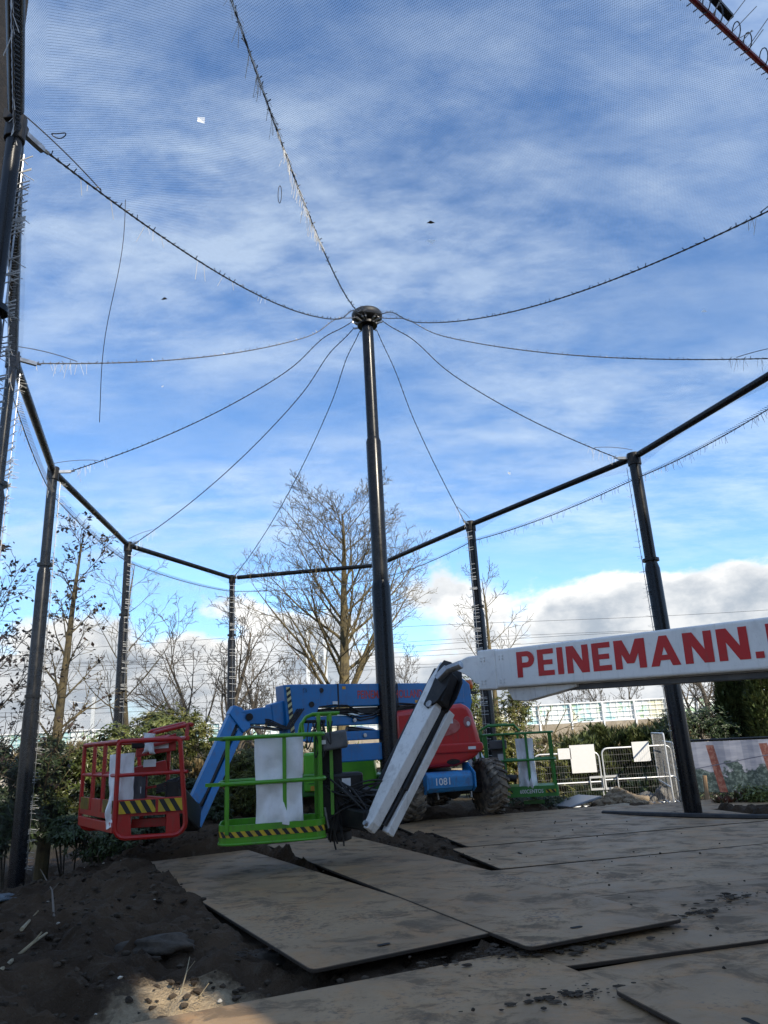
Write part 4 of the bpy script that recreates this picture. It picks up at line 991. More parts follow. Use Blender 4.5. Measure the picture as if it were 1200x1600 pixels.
    Wr = lambda u, v, z: C + ex * u + ey * v + Z * z
    bs = part(o, 'basket', redp, lambda b: b.prism([Wr(.0, .0, .26), Wr(wx, 0, .26), Wr(wx, wy, .26), Wr(0, wy, .26)], Z * .03))
    bs['label'] = 'red basket with rounded frames and open floor'
    def loop(b, p, q, z0, z1, r, rr):
        # rounded rectangle frame in the vertical plane through p and q
        d = q - p; L = d.length; d.normalize(); pts = []
        for cx, cz, a0 in ((L - rr, z0 + rr, -90), (L - rr, z1 - .05, 0), (.05, z1 - .05, 90), (rr, z0 + rr, 180)):
            R2 = rr if cz < .5 else .05
            for k in range(5):
                t = RAD(a0 + 22.5 * k); pts.append(p + d * (cx + R2 * math.cos(t)) + Z * (cz + R2 * math.sin(t)))
        b.tube(pts, r, 8, closed=True)
    part(bs, 'front_frame', redp, lambda b: loop(b, Wr(0, 0, 0), Wr(wx, 0, 0), .02, H, .030, .14), smooth=True)
    part(bs, 'rear_frame', redp, lambda b: loop(b, Wr(0, wy, 0), Wr(wx, wy, 0), .02, H, .028, .14), smooth=True)
    for u in (0, wx):
        part(bs, 'top_rail', redp, lambda b: b.tube([Wr(u, 0, H), Wr(u, wy, H)], .028, 8), smooth=True)
        part(bs, 'middle_rail', redp, lambda b: b.tube([Wr(u, 0, .74), Wr(u, wy, .74)], .022, 8), smooth=True)
    for v in (0, wy): part(bs, 'middle_rail', redp, lambda b: b.tube([Wr(0, v, .74), Wr(wx, v, .74)], .022, 8), smooth=True)
    for v in (.62, 1.15): part(bs, 'rail_post', redp, lambda b: b.bar(Wr(0, v, .3), Wr(0, v, H), .045, .045), bevel=.006)
    part(bs, 'rail_post', redp, lambda b: b.bar(Wr(wx, .7, .3), Wr(wx, .7, H), .045, .045), bevel=.006)
    part(bs, 'low_rail', redp, lambda b: (b.bar(Wr(0, .02, .14), Wr(0, wy, .14), .05, .12)), bevel=.008)
    part(bs, 'toe_board', redp, lambda b: b.bar(Wr(.03, .0, .37), Wr(wx - .03, 0, .37), .03, .17), bevel=.006)
    part(bs, 'toe_board', redp, lambda b: b.bar(Wr(0, .05, .34), Wr(0, wy - .03, .34), .03, .22), bevel=.006)
    part(bs, 'toe_board', redp, lambda b: b.bar(Wr(wx, .05, .34), Wr(wx, wy - .03, .34), .03, .16), bevel=.006)
    for u in (.10, wx - .16): part(bs, 'gusset', redp, lambda b: b.prism([Wr(u - .07, -.005, .04), Wr(u + .10, -.005, .04), Wr(u + .08, -.005, .29), Wr(u - .07, -.005, .29)], ey * .02))
    part(bs, 'lower_beam', redp, lambda b: b.bar(Wr(.1, .25, .16), Wr(wx - .1, .25, .16), .06, .10), bevel=.006)
    hazard(bs, [Wr(.035, -.018, .295), Wr(wx * .56, -.018, .295)], Z, .145, .062, .09); hazard(bs, [Wr(wx * .60, -.018, .295), Wr(wx - .035, -.018, .295)], Z, .145, .062, .09)
    hazard(bs, [Wr(-.018, .52, .30), Wr(-.018, .06, .30)], Z, .15, .030, .05); hazard(bs, [Wr(-.018, wy - .06, .30), Wr(-.018, wy - .50, .30)], Z, .15, .030, .05)
    pn = part(bs, 'control_panel', redp, lambda b: (b.prism([Wr(.34, .42, .94), Wr(wx, .42, 1.0), Wr(wx, .42, 1.22), Wr(.34, .42, 1.06)], ey * .04), b.bar(Wr(.30, .5, .74), Wr(wx - .05, .62, .82), .12, .14)), bevel=.01)
    part(pn, 'label_plate', stickm, lambda b: b.box(Wr(wx - .20, .405, 1.10), (.20, .008, .13)))
    part(pn, 'label_plate', stickm, lambda b: b.box(Wr(.50, .38, .86), (.16, .008, .09)))
    part(pn, 'raised_rail', redp, lambda b: b.tube([Wr(.40, .35, H - .02), Wr(.52, .30, H + .09), Wr(wx + .06, .10, H + .17), Wr(wx + .08, .08, H + .16)], .026, 8), smooth=True)
    part(pn, 'raised_rail', redp, lambda b: b.tube([Wr(.46, .6, H + .02), Wr(.56, .55, H + .12), Wr(wx + .04, .25, H + .19)], .026, 8), smooth=True)
    part(pn, 'rail_support', redp, lambda b: b.bar(Wr(wx + .01, .08, H), Wr(wx + .03, .09, H + .18), .04, .04))
    part(pn, 'panel_shelf', redp, lambda b: b.prism([Wr(.36, .38, H - .12), Wr(wx - .04, .34, H - .03), Wr(wx - .04, .60, H + .04), Wr(.40, .66, H)], Z * .03), bevel=.005)
    part(pn, 'control_unit', blacksteel, lambda b: b.box(Wr(.42, .45, .98 + .12), (.24, .16, .10)), bevel=.02)
    part(bs, 'foot_pedestal', greyplastic, lambda b: b.box(Wr(.42, .55, .52), (.13, .22, .42)), bevel=.02)
    part(bs, 'pedestal_label', stickm, lambda b: b.box(Wr(.40, .435, .54), (.05, .006, .08)))
    part(bs, 'mesh_gate', redp, lambda b: (b.bar(Wr(.55, .7, .3), Wr(.55, .7, H - .3), .05, .05), b.bar(Wr(.55, .7, .55), Wr(wx, .7, .58), .03, .03)))
    sack('plastic_sheet', None, (Wr(-.02, .30, .99), Wr(.24, .12, 1.0)), .86, .11, 'long white sack hanging inside the red basket', seed=9, taper=.15)
    b = MB(); 
    sack('plastic_bag', None, (Wr(.38, .30, H + .10), Wr(.52, .26, H + .08)), .24, .05, 'small clear white bag tied on the red basket rail', seed=12, nx=8, nz=8, taper=.3)
def build_green_lift():
    D = 15.55; Z = Vector((0, 0, 1)); X = Vector((1, 0, 0)); Yv = Vector((0, 1, 0))
    x0, x1 = P(474, 1200, D).x, P(588, 1200, D).x
    o = empty('boom_lift', ((x0 + x1) / 2, D + .7, hz(0, D)), 'lime green boom lift parked behind the blue one, mostly hidden', 'boom lift', 'boom lifts in the yard')
    zt, zb = P(520, 1176, D).z, P(520, 1236, D).z
    hd = part(o, 'hood', greenhood, lambda b: b.prism([Vector((x0, D, zb)), Vector((x1 - .12, D, zb)), Vector((x1, D, zb + .18)), Vector((x1 - .05, D, zt - .12)), Vector((x1 - .2, D, zt)), Vector((x0, D, zt + .02))], Yv * 1.1), bevel=.05, segs=3)
    part(hd, 'seam', greendark, lambda b: b.box(((x0 + x1) / 2, D - .004, zb + .16), (x1 - x0 - .2, .012, .02)))
    part(hd, 'warning_label', mat('amber_label', (.60, .28, .02), .5), lambda b: b.box((x0 + .25, D - .006, zb + .07), (.22, .012, .09)))
    part(o, 'side_cover', greenhood, lambda b: b.box((x0 - .45, D + .5, (zt + zb) / 2 - .05), (.7, 1.0, zt - zb)), bevel=.06, segs=3)
    part(o, 'engine_cover', white, lambda b: b.prism([P(548, 1150, D), P(600, 1150, D), P(582, 1137, D), P(556, 1134, D)], Yv * .8), bevel=.03)
    part(o, 'chassis', greendark, lambda b: b.box(((x0 + x1) / 2 + .3, D + .7, .62), (2.8, 1.2, .36)), bevel=.03)
    for s in (-1, 1):
        for t in (1.2, 2.2): wheel(o, Vector(((x0 + x1) / 2 + .1 + s * .9, D + t, .45 + hz(0, D))), Yv, .45, .36)
    # boom running right behind the blue lift, then a striped white jib down to the far basket
    J0 = P(700, 1110, 16.8); J1 = P(760, 1215, 16.4)
    part(o, 'main_boom', white, lambda b: b.bar(Vector((x0 + .3, 17.0, J0.z - .05)), J0, .3, .3), bevel=.02)
    jb = part(o, 'jib_arm', white, lambda b: [b.bar(J0 + X * (.13 * k), J1 + X * (.13 * k), .11, .09) for k in (-1, 0, 1)], bevel=.01)
    part(jb, 'jib_web', blackm, lambda b: b.bar(J0 + Yv * .05, J1 + Yv * .05, .30, .03))
    # far basket
    c = P(818, 1243, 16.0); c.z += .0; T = Matrix.Translation(c) @ Matrix.Rotation(RAD(-9), 4, 'Z'); W = lambda x, y, z: T @ Vector((x, y, z))
    w_, d_ = 1.42, .8
    out = [T @ p for p in rrect(w_, d_, .08, 3)]; n = len(out)
    bk = part(o, 'basket', greendark, lambda b: b.prism([p + Vector((0, 0, 0)) for p in out], Z * .20), smooth=False)
    bk['label'] = 'dark green basket with white lettering on its toe board'
    hazard(bk, [W(-w_ / 2 + .05, -d_ / 2 - .002, .07), W(-w_ / 2 + .50, -d_ / 2 - .002, .07)], Z, .06, .05, .05); hazard(bk, [W(w_ / 2 - .26, -d_ / 2 - .002, .07), W(w_ / 2 - .06, -d_ / 2 - .002, .07)], Z, .06, .05, .05)
    lettering(bk, '600CENTOS', W(-.06, -d_ / 2 - .004, .065), T.to_3x3() @ X, Z, .46, .075, stickm, bold=.01)
    zt2 = 1.22
    for x, y in ((-.68, -.37), (-.30, -.37), (.16, -.37), (.66, -.37), (-.68, .37), (.0, .37), (.66, .37)): part(bk, 'rail_post', greendark, lambda b: b.bar(W(x, y, .2), W(x, y, zt2), .045, .045))
    for z in (zt2, .70): part(bk, 'top_rail' if z > 1 else 'middle_rail', greendark, lambda b: b.tube([T @ p + Z * z for p in rrect(w_, d_, .1, 4)], .024, 8, closed=True), smooth=True)
    part(bk, 'raised_rail', greendark, lambda b: b.tube([W(-.74, -.3, zt2 - .2), W(-.76, -.3, zt2 + .1), W(-.6, -.3, zt2 + .18), W(-.05, -.3, zt2 + .18), W(.05, -.3, zt2 + .05)], .026, 8), smooth=True)
    part(bk, 'raised_rail', greendark, lambda b: b.tube([W(-.74, .2, zt2 - .2), W(-.76, .2, zt2 + .1), W(-.6, .2, zt2 + .2), W(-.2, .2, zt2 + .2)], .026, 8), smooth=True)
    for x in (-.92, -.80): part(bk, 'gate_post', greendark, lambda b: b.tube([W(x, -.2, .3), W(x, -.2, zt2)], .022, 8))
    cb = part(bk, 'control_box', greyplastic, lambda b: (b.box(W(-.42, -.2, 1.02), (.36, .28, .18), T.to_3x3()), b.box(W(-.42, -.15, .78), (.28, .14, .40), T.to_3x3())), bevel=.02)
    part(cb, 'label_plate', stickm, lambda b: b.box(W(-.38, -.235, .78), (.12, .008, .12), T.to_3x3()))
    part(bk, 'support_beam', greendark, lambda b: b.box(W(.2, -.1, -.12), (.42, .1, .07), T.to_3x3()))
    part(bk, 'cylinder', blackm, lambda b: cyl(b, W(-.45, -.42, .38), W(-.1, -.42, .36), .07, 12))
    sack('plastic_sheet', None, (W(-.06, -.31, zt2 - .1), W(.30, -.29, zt2 - .1)), 1.0, .04, 'white plastic sheet hanging inside the far dark green basket', seed=21, taper=.0)

build_white_lift()
build_blue_lift()
build_green_lift()

# ------------------------------------------------------------------ railway viaduct with painted screens, masts and wires
def make_viaduct():
    yb = 46.0; conc = mat('beige_concrete', (.34, .29, .22), .85, 0, (.24, .20, .15), 2.0, .2, 12, coords='Object'); pale = mat('pale_concrete', (.55, .50, .42), .85, 0, (.42, .38, .31), 1.5)
    railw = mat('white_rail', (.74, .75, .74), .5)
    o = empty('railway_viaduct', (0, yb, -.5), 'beige railway viaduct with painted white screens running across the background', 'viaduct')
    part(o, 'deck_edge', conc, lambda b: b.box((0, yb + 2, 1.42), (120, 4, .85)))
    part(o, 'lower_wall', pale, lambda b: b.box((0, yb + 2.4, .45), (120, 4, 1.06)))
    part(o, 'base_wall', conc, lambda b: b.box((0, yb + 2.8, -.5), (120, 4, .85)))
    # printed translucent screens
    m = bpy.data.materials.new('painted_screen'); m.use_nodes = True; T = NT(m.node_tree); bb = T.n['Principled BSDF']
    pos = T.node('ShaderNodeNewGeometry').outputs['Position']; rnd = T.node('ShaderNodeObjectInfo').outputs['Random']
    off = T.node('ShaderNodeVectorMath', {0: pos, 1: T.node('ShaderNodeCombineXYZ', {0: T.m('MULTIPLY', rnd, 7.0), 1: 0.0, 2: 0.0}).outputs[0]}, operation='ADD').outputs[0]
    n1 = T.noise(off, .7, 3, .5, 1.2); n2 = T.noise(T.mapping(off, (5, 3, 2)), 1.1, 4, .6, 1.5); n3 = T.noise(T.mapping(off, (9, 8, 2)), .35, 3)
    c = T.mix(T.ss(n1, .52, .56), (.72, .76, .74), (.20, .50, .52))
    c = T.mix(T.ss(n2, .58, .61), c, (.20, .42, .14)); c = T.mix(T.m('MULTIPLY', T.ss(n3, .56, .62), .8), c, (.62, .52, .26))
    c = T.mix(T.ss(n2, .33, .30), c, (.40, .47, .50))
    T.set(bb.inputs['Base Color'], T.mix(.35, c, (.74, .77, .75))); bb.inputs['Roughness'].default_value = .35
    Lp = 1.95; k0 = -17
    me = None
    for k in range(k0, 18):
        x = k * Lp
        if me is None:
            b = MB(); b.box((0, 0, 0), (Lp - .10, .04, 1.05)); p = b.build('screen', m); me = p.data
        else:
            p = bpy.data.objects.new('screen', me); COL.objects.link(p)
        p.parent = o; p.matrix_parent_inverse = WM(o).inverted(); p.location = (x, yb + .12, 2.44)
    me2 = None
    for k in range(k0, 19):
        x = (k - .5) * Lp
        if me2 is None:
            b = MB(); b.box((0, 0, 0), (.09, .12, 1.5)); p = b.build('screen_post', railw); me2 = p.data
        else:
            p = bpy.data.objects.new('screen_post', me2); COL.objects.link(p)
        p.parent = o; p.matrix_parent_inverse = WM(o).inverted(); p.location = (x, yb - .02, 2.25)
    for z in (3.0, 1.88): part(o, 'hand_rail', railw, lambda b: b.tube([(-36, yb + .02, z), (36, yb + .02, z)], .045, 6))
    def bars(b):
        for z in (2.15, 2.44, 2.72): b.bar((-36, yb - .0, z), (36, yb - .0, z), .03, .025)
        for k in range(180): b.bar((-36 + .4 * k, yb - .0, 1.88), (-36 + .4 * k, yb - .0, 3.0), .02, .02)
    part(o, 'screen_bars', railw, bars, kind='stuff')
    # catenary masts and wires
    yw = 58.0; mastm = mat('pale_steel_mast', (.62, .64, .64), .5, .2)
    def mastat(px, y, ztop, label, wd=.28):
        x = P(px, 1080, y).x; q = empty('catenary_mast', (x, y, -.5), label, 'mast', 'railway masts')
        part(q, 'pole', mastm, lambda b: b.box((x, y, (ztop - .5) / 2), (wd, wd, ztop + .5)), bevel=.02)
        part(q, 'cantilever', mastm, lambda b: b.bar((x, y, ztop - .6), (x - 2.0, y, ztop - .2), .07, .07))
        part(q, 'stay', mastm, lambda b: b.bar((x, y, ztop - 1.6), (x - 1.9, y, ztop - .3), .05, .05))
        part(q, 'insulator', mat('brown_glaze', (.10, .04, .02), .3), lambda b: cyl(b, Vector((x - 1.6, y, ztop - .3)), Vector((x - 1.6, y, ztop - .75)), .05, 8))
    mastat(148, yw, 5.9, 'white railway mast behind the left hand trees'); mastat(482, yw, 10.2, 'tall pale railway mast left of the big tree trunk'); mastat(496, yw + 5, 9.2, 'second pale railway mast close by the big tree trunk', .22)
    mastat(510, yw + 1, 9.6, 'third pale railway mast, nearest to the big tree trunk'); mastat(1118, yw, 4.8, 'short white railway mast above the viaduct at right')
    wm = mat('wire_grey', (.05, .05, .055), .6)
    for i, z in enumerate((4.7, 5.2, 6.9, 7.4, 7.8, 8.3, 8.8, 9.2, 9.9)):
        y = yw + (i % 4) * 1.3; b = MB(); r = random.Random(i)
        b.tube([(x, y, z + .25 * math.sin(x * .12 + i) * .6) for x in range(-60, 61, 3)], .014, 4)
        tag(b.build('overhead_wire', wm), ('lowest', 'second lowest', 'third lowest', 'fourth lowest', 'middle', 'fourth highest', 'third highest', 'second highest', 'highest')[i] + ' of the thin overhead railway wires behind the trees', 'wire', 'overhead railway wires')
make_viaduct()

# ------------------------------------------------------------------ fences on the right
def fence_panel(p, q, h, label, group, rr=.14, mid=.48, signs=(), mesh=True, m=None, name='fence_panel'):
    m = m or mat('white_tube', (.55, .56, .56), .4, .3); wirem = mat('fence_wire', (.22, .22, .22), .5, .3)
    p, q = Vector(p), Vector(q); d = (q - p); L = d.length; d.normalize(); Z = Vector((0, 0, 1)); nrm = d.cross(Z)
    o = empty(name, (p + q) / 2, label, 'fence', group)
    pts = [p]
    for cx, a0 in ((rr, 180), (L - rr, 90)):
        for k in range(6):
            t = RAD(a0 - 18 * k); pts.append(p + d * (cx + rr * math.cos(t)) + Z * (h - rr + rr * math.sin(t)))
    pts.append(q)
    fr = part(o, 'frame', m, lambda b: b.tube(pts, .019, 8), smooth=True)
    part(o, 'middle_rail', m, lambda b: b.tube([p + Z * h * mid, q + Z * h * mid], .018, 8)); part(o, 'bottom_rail', m, lambda b: b.tube([p + Z * .09, q + Z * .09], .018, 8))
    def wires(b):
        n = int(L / .055)
        for k in range(1, n): b.bar(p + d * (L * k / n) + Z * .09, p + d * (L * k / n) + Z * (h - .02), .0024, .0024)
        for k in range(1, 9): b.bar(p + Z * (h * k / 9), q + Z * (h * k / 9), .004, .004)
    if mesh: part(o, 'wire_mesh', wirem, wires, kind='stuff')
    for (u, z0, sw, sh) in signs:
        c = p + d * u + Z * (z0 + sh / 2) + nrm * .03
        part(o, 'sign_board', stickm, lambda b: b.bar(c - d * sw / 2, c + d * sw / 2, .008, sh))
    return o
def make_fences():
    D = 18.0; zb = hz(5, D) - .02
    A0, A1, B1 = P(866, 1258, D), P(947, 1258, D), P(1062, 1258, D); h = P(948, 1172, D).z - zb
    for v in (A0, A1, B1): v.z = zb
    G = 'white mesh gate leaves'
    oA = fence_panel(A0 - Vector((.35, 0, 0)), A1 - Vector((.02, 0, 0)), h * .98, 'left white tube gate leaf with large blank sign, beside the green shrub', G, signs=((1.14, .82, .58, .62), (.72, 1.14, .30, .24)))
    oB = fence_panel(A1 + Vector((.06, 0, 0)), B1, h * 1.03, 'right white tube gate leaf with one small blank sign', G, signs=((.92, 1.0, .40, .44),))
    for o, s in ((oA, -1), (oB, 1)):
        c = A1 + Vector((s * .17 + .02, -.04, h * .45))
        part(o, 'latch_box', mat('white_tube', (.7, .7, .7)), lambda b: [b.bar(c + Vector(u), c + Vector(v), .02, .045) for u, v in (((-.15, 0, -.13), (.15, 0, -.13)), ((-.15, 0, .13), (.15, 0, .13)))] + [b.bar(c + Vector((e, 0, -.15)), c + Vector((e, 0, .15)), .045, .02, (1, 0, 0)) for e in (-.15, .15)])
    for i, (px, pt, d0) in enumerate(((1048, 1146, 16.6), (1060, 1160, 17.3), (1071, 1170, 18.2))):
        a = P(px + 8, 1270, d0); a.z = hz(a.x, a.y); c = a + Vector((.62, 2.6, 0)); c.z = a.z
        top = P(px - 10, pt, d0).z
        fence_panel(a, c, top - a.z, ('front', 'middle', 'back')[i] + ' of three mesh panels leaning edge on beside the right hand post', 'mesh panels stored edge on', rr=.05, mid=.3 + .15 * i)
    # printed banner fence
    Db = 16.3; a, c = P(1070, 1160, Db + .6), P(1290, 1144, Db - 1.0); zt = a.z; base = hz(a.x, a.y)
    m = bpy.data.materials.new('banner_print'); m.use_nodes = True; T = NT(m.node_tree); bb = T.n['Principled BSDF']; bb.inputs['Roughness'].default_value = .5
    s = T.node('ShaderNodeSeparateXYZ', {0: T.node('ShaderNodeTexCoord').outputs['UV']}); u, v = s.outputs[0], s.outputs[1]
    uvv = T.node('ShaderNodeTexCoord').outputs['UV']
    n = T.noise(T.mapping(uvv, scale=(1, 1.2, 1)), 2.3, 3, .5); nf = T.noise(uvv, 14, 6, .7)
    sky_ = T.mix(T.ss(T.noise(T.mapping(uvv, scale=(1, 5, 1)), 2, 4), .3, .7), (.22, .24, .31), (.33, .35, .42))
    tree_ = T.ss(T.m('ADD', T.m('MULTIPLY', n, 1.3), T.m('MULTIPLY', nf, .35)), T.m('ADD', T.m('MULTIPLY', v, .95), .38), T.m('ADD', T.m('MULTIPLY', v, .95), .43))
    cc = T.mix(tree_, sky_, T.mix(T.ss(nf, .45, .65), (.03, .05, .05), (.13, .18, .18)))
    for x0 in (.56, 1.62, 2.72):
        e = T.m('ABSOLUTE', T.m('SUBTRACT', u, T.m('ADD', T.m('MULTIPLY', v, -.14), x0 + .08)))
        cc = T.mix(T.m('MULTIPLY', T.ss(e, .085, .075), T.ss(v, .93, .92)), cc, T.mix(T.ss(nf, .45, .6), (.16, .055, .045), (.24, .125, .105)))
    e = T.m('ABSOLUTE', T.m('SUBTRACT', v, T.m('ADD', T.m('MULTIPLY', u, .16), .44))); cc = T.mix(T.ss(e, .012, .007), cc, (.10, .11, .16))
    T.set(bb.inputs['Base Color'], cc)
    o = empty('banner_fence', (a.x, a.y, base), 'mesh fence with a printed banner of trees and orange poles at the right edge', 'fence')
    d = (c - a); d.z = 0; L = d.length; d.normalize(); nr = Vector((d.y, -d.x, 0)); H = 1.03
    b = MB(); b.uv = []
    for k in range(25):
        for z in (0, 1):
            q = a + d * (L * k / 24) + nr * (.04 + .015 * math.sin(k * 1.1)); q.z = zt - H + H * z; b.v.append(tuple(q)); b.uv.append((L * k / 24, z))
    b.f = [(2 * k, 2 * k + 2, 2 * k + 3, 2 * k + 1) for k in range(24)]
    bn = b.build('printed_banner', m); bn.parent = o; bn.matrix_parent_inverse = WM(o).inverted()
    so = bn.modifiers.new('thick', 'SOLIDIFY'); so.thickness = .004
    part(o, 'top_rail', anth, lambda b: b.tube([Vector((a.x, a.y, zt + .03)), Vector((c.x, c.y, zt + .03))], .025, 8))
    for t in (.02, .33, .64, .95):
        q = a + d * L * t; part(o, 'fence_post', galv, lambda b: b.tube([Vector((q.x, q.y, base - .1)) - nr * .03, Vector((q.x, q.y, zt + .05)) - nr * .03], .025, 8))
    def wires(b):
        for k in range(70): q = a + d * (L * k / 69); b.bar((q.x, q.y, base), (q.x, q.y, zt), .004, .004)
    part(o, 'wire_mesh', galv, wires, kind='stuff')
make_fences()

# ------------------------------------------------------------------ trees
barkm = {}
def bark(name, c1, c2): 
    return mat(name, c1, .9, 0, c2, 6, .5, 30, spec=.2)
bk_green = bark('greenish_bark', (.15, .12, .062), (.085, .07, .043)); bk_grey = bark('grey_bark', (.13, .11, .085), (.07, .06, .048)); bk_dark = bark('dark_bark', (.055, .045, .035), (.10, .085, .06))
deadleaf = mat('withered_leaf', (.035, .022, .018), .8, island=.5)
def grow(rng, base, H, r0, cfg):
    """returns list of polylines [(points, radii, level)]"""
    out = []; tips = []
    def branch(p, d, L, r, lev):
        n = max(3, int(L / cfg['seg'][min(lev, len(cfg['seg']) - 1)])); pts = [p.copy()]; rad = [r]; q = p.copy(); d = d.normalized()
        wob = cfg['wob'][min(lev, len(cfg['wob']) - 1)]; up_ = cfg['up'][min(lev, len(cfg['up']) - 1)]
        for i in range(n):
            d = (d + Vector((rng.gauss(0, wob), rng.gauss(0, wob), rng.gauss(0, wob) + up_))).normalized(); q = q + d * (L / n); pts.append(q.copy())
            rad.append(max(r * (1 - (i + 1) / n) ** .8 * .92 + r * .08, cfg['rmin']))
        out.append((pts, rad, lev))
        if lev >= cfg['levels']: tips.append(pts[-1]); return
        nb = cfg['nb'][lev]; t0 = cfg['t0'][lev]
        for k in range(nb):
            t = t0 + (1 - t0) * (k + rng.uniform(.1, .9)) / nb; f = t * n; i = min(int(f), n - 1); s = pts[i].lerp(pts[i + 1], f - i)
            ax = (pts[i + 1] - pts[i]).normalized(); x, y, _ = frame(ax); a = k * 2.4 + rng.uniform(-.5, .5)
            spread = RAD(rng.uniform(*cfg['ang'][lev])); dd = ax * math.cos(spread) + (x * math.cos(a) + y * math.sin(a)) * math.sin(spread)
            ll = L * rng.uniform(*cfg['len'][lev]) * (1 - cfg['tap'][lev] * (t - t0) / max(1 - t0, .01))
            branch(s, dd, ll, max(min(rad[i] * cfg['rr'][lev], rad[i] * .85), cfg['rmin']), lev + 1)
    for d0, hh, rr in cfg.get('stems', [((0, 0, 1), 1, 1)]): branch(Vector(base), Vector(d0), H * hh, r0 * rr, 0)
    return out, tips
def tree(label, base, H, r0, cfg, barkmat, seed, leaves=0, leaf_size=.06, group='bare trees', leafm=None):
    rng = random.Random(seed); br, tips = grow(rng, base, H, r0, cfg)
    o = empty('leafy_tree' if leaves else 'bare_tree', base, label, 'tree', group)
    sides = (10, 6, 4, 3, 3, 3)
    tr = part(o, 'trunk', barkmat, lambda b: [b.tube(p, r, sides[l], cap=False) for p, r, l in br if l == 0], smooth=True)
    limbs = [x for x in br if x[2] == 1]
    part(o, 'limbs', barkmat, lambda b: [b.tube(p, r, sides[1], cap=False) for p, r, l in limbs], smooth=True, kind='stuff')
    part(o, 'twigs', barkmat, lambda b: [b.tube(p, r, sides[min(l, 5)], cap=False) for p, r, l in br if l > 1], smooth=True, kind='stuff')
    if leaves:
        def lf(b):
            segs = [x for x in br if x[2] >= 2]
            for k in range(leaves):
                p, r, l = rng.choice(segs); q = Vector(rng.choice(p[1:])) + Vector([rng.gauss(0, .03) for _ in range(3)])
                d = Vector((rng.gauss(0, 1), rng.gauss(0, 1), rng.gauss(-.6, .8))).normalized(); x, y, _ = frame(d); s = leaf_size * rng.uniform(.5, 1.2)
                b.add([q, q + d * s * .5 + x * s * .35, q + d * s + y * s * .2, q + d * s * .5 - x * s * .35 + y * s * .15], [(0, 1, 2, 3)])
        part(o, 'leaves', leafm or deadleaf, lf, kind='stuff')
    return o
def base_at(px, D): q = P(px, 1180, D); return Vector((q.x, q.y, hz(q.x, q.y) - .1))
big = dict(levels=4, seg=(.5, .42, .34, .25, .2), wob=(.02, .07, .09, .12, .14), up=(.0, .045, .05, .04, .03), rmin=.0055, nb=(28, 10, 6, 4), t0=(.25, .15, .15, .15), ang=((34, 70), (22, 45), (22, 48), (25, 55)), len=((.50, .64), (.36, .5), (.35, .55), (.35, .6)), tap=(.66, .5, .4, .3), rr=(.34, .5, .6, .7))
slim = dict(levels=3, seg=(.4, .3, .2, .15), wob=(.025, .08, .11, .13), up=(.01, .06, .05, .03), rmin=.005, nb=(20, 6, 5), t0=(.22, .2, .2), ang=((30, 58), (25, 50), (25, 60)), len=((.22, .32), (.35, .55), (.3, .6)), tap=(.5, .4, .3), rr=(.30, .5, .6))
sparse = dict(slim, nb=(13, 5, 4), len=((.28, .42), (.35, .55), (.35, .6)), ang=((35, 65), (25, 50), (25, 60)))
multi = dict(levels=4, seg=(.4, .35, .3, .22, .2), wob=(.05, .09, .12, .14, .14), up=(.02, .05, .05, .04, .03), rmin=.0065, nb=(8, 5, 4, 3), t0=(.28, .2, .2, .2), ang=((25, 50), (25, 50), (25, 55), (25, 60)), len=((.35, .55), (.4, .6), (.4, .6), (.4, .6)), tap=(.4, .4, .3, .3), rr=(.5, .6, .65, .7))
tree('big bare tree with spreading crown standing behind the blue boom, left of the mast', base_at(532, 24), 9.35, .25, big, bk_green, 3)
tree('slim tree with withered dark leaves beside the tied post on the left', base_at(78, 13.6), 6.55, .125, dict(slim, wob=(.012, .08, .11, .13), nb=(24, 6, 4), len=((.17, .25), (.35, .55), (.3, .6)), t0=(.2, .2, .2)), bk_green, 8, leaves=900, leaf_size=.10, group='leafy trees on the left')
tree('dark tree with withered leaves cut by the left edge of the photo', base_at(-22, 13.0), 5.6, .10, dict(slim, nb=(18, 6, 5), len=((.26, .36), (.4, .55), (.3, .6))), bk_dark, 15, leaves=1300, leaf_size=.10, group='leafy trees on the left')
tree('thin bare tree with long curved branches behind the net post on the left', base_at(196, 19.5), 6.6, .10, sparse, bk_green, 22)
tree('bare many stemmed tree between the red basket and the blue jib', base_at(340, 23), 5.6, .13, dict(multi, stems=[((.03, 0, 1), 1.0, 1), ((-.42, .1, 1), .92, .8), ((-.62, -.1, 1), .8, .7), ((.3, .2, 1), .7, .6)]), bk_grey, 31)
tree('low dense bare tree behind the blue knuckle', base_at(425, 31), 5.2, .16, dict(multi, nb=(9, 6, 4, 3), stems=[((-.2, 0, 1), 1, 1), ((.3, .1, 1), .95, .9), ((-.5, 0, 1), .8, .8)]), bk_grey, 44)
tree('slender bare tree behind the post right of the mast', base_at(784, 20.5), 6.0, .10, dict(sparse, t0=(.45, .2, .2), nb=(16, 5, 4), len=((.20, .30), (.35, .55), (.35, .6))), bk_green, 52)
tree('wide bare tree below the white boom near the right edge', base_at(1140, 30), 5.0, .17, dict(multi, nb=(9, 6, 4, 3), stems=[((-.15, 0, 1), 1, 1), ((.25, .1, 1), .9, .9), ((-.7, 0, .8), .85, .7)]), bk_grey, 63)
tree('bare tree leaning out of the shrub right of the far green basket', base_at(800, 18.6), 3.6, .06, dict(multi, nb=(4, 3, 2, 2), stems=[((.15, 0, 1), 1, 1), ((.75, 0, .8), .7, .7)]), bk_green, 71)
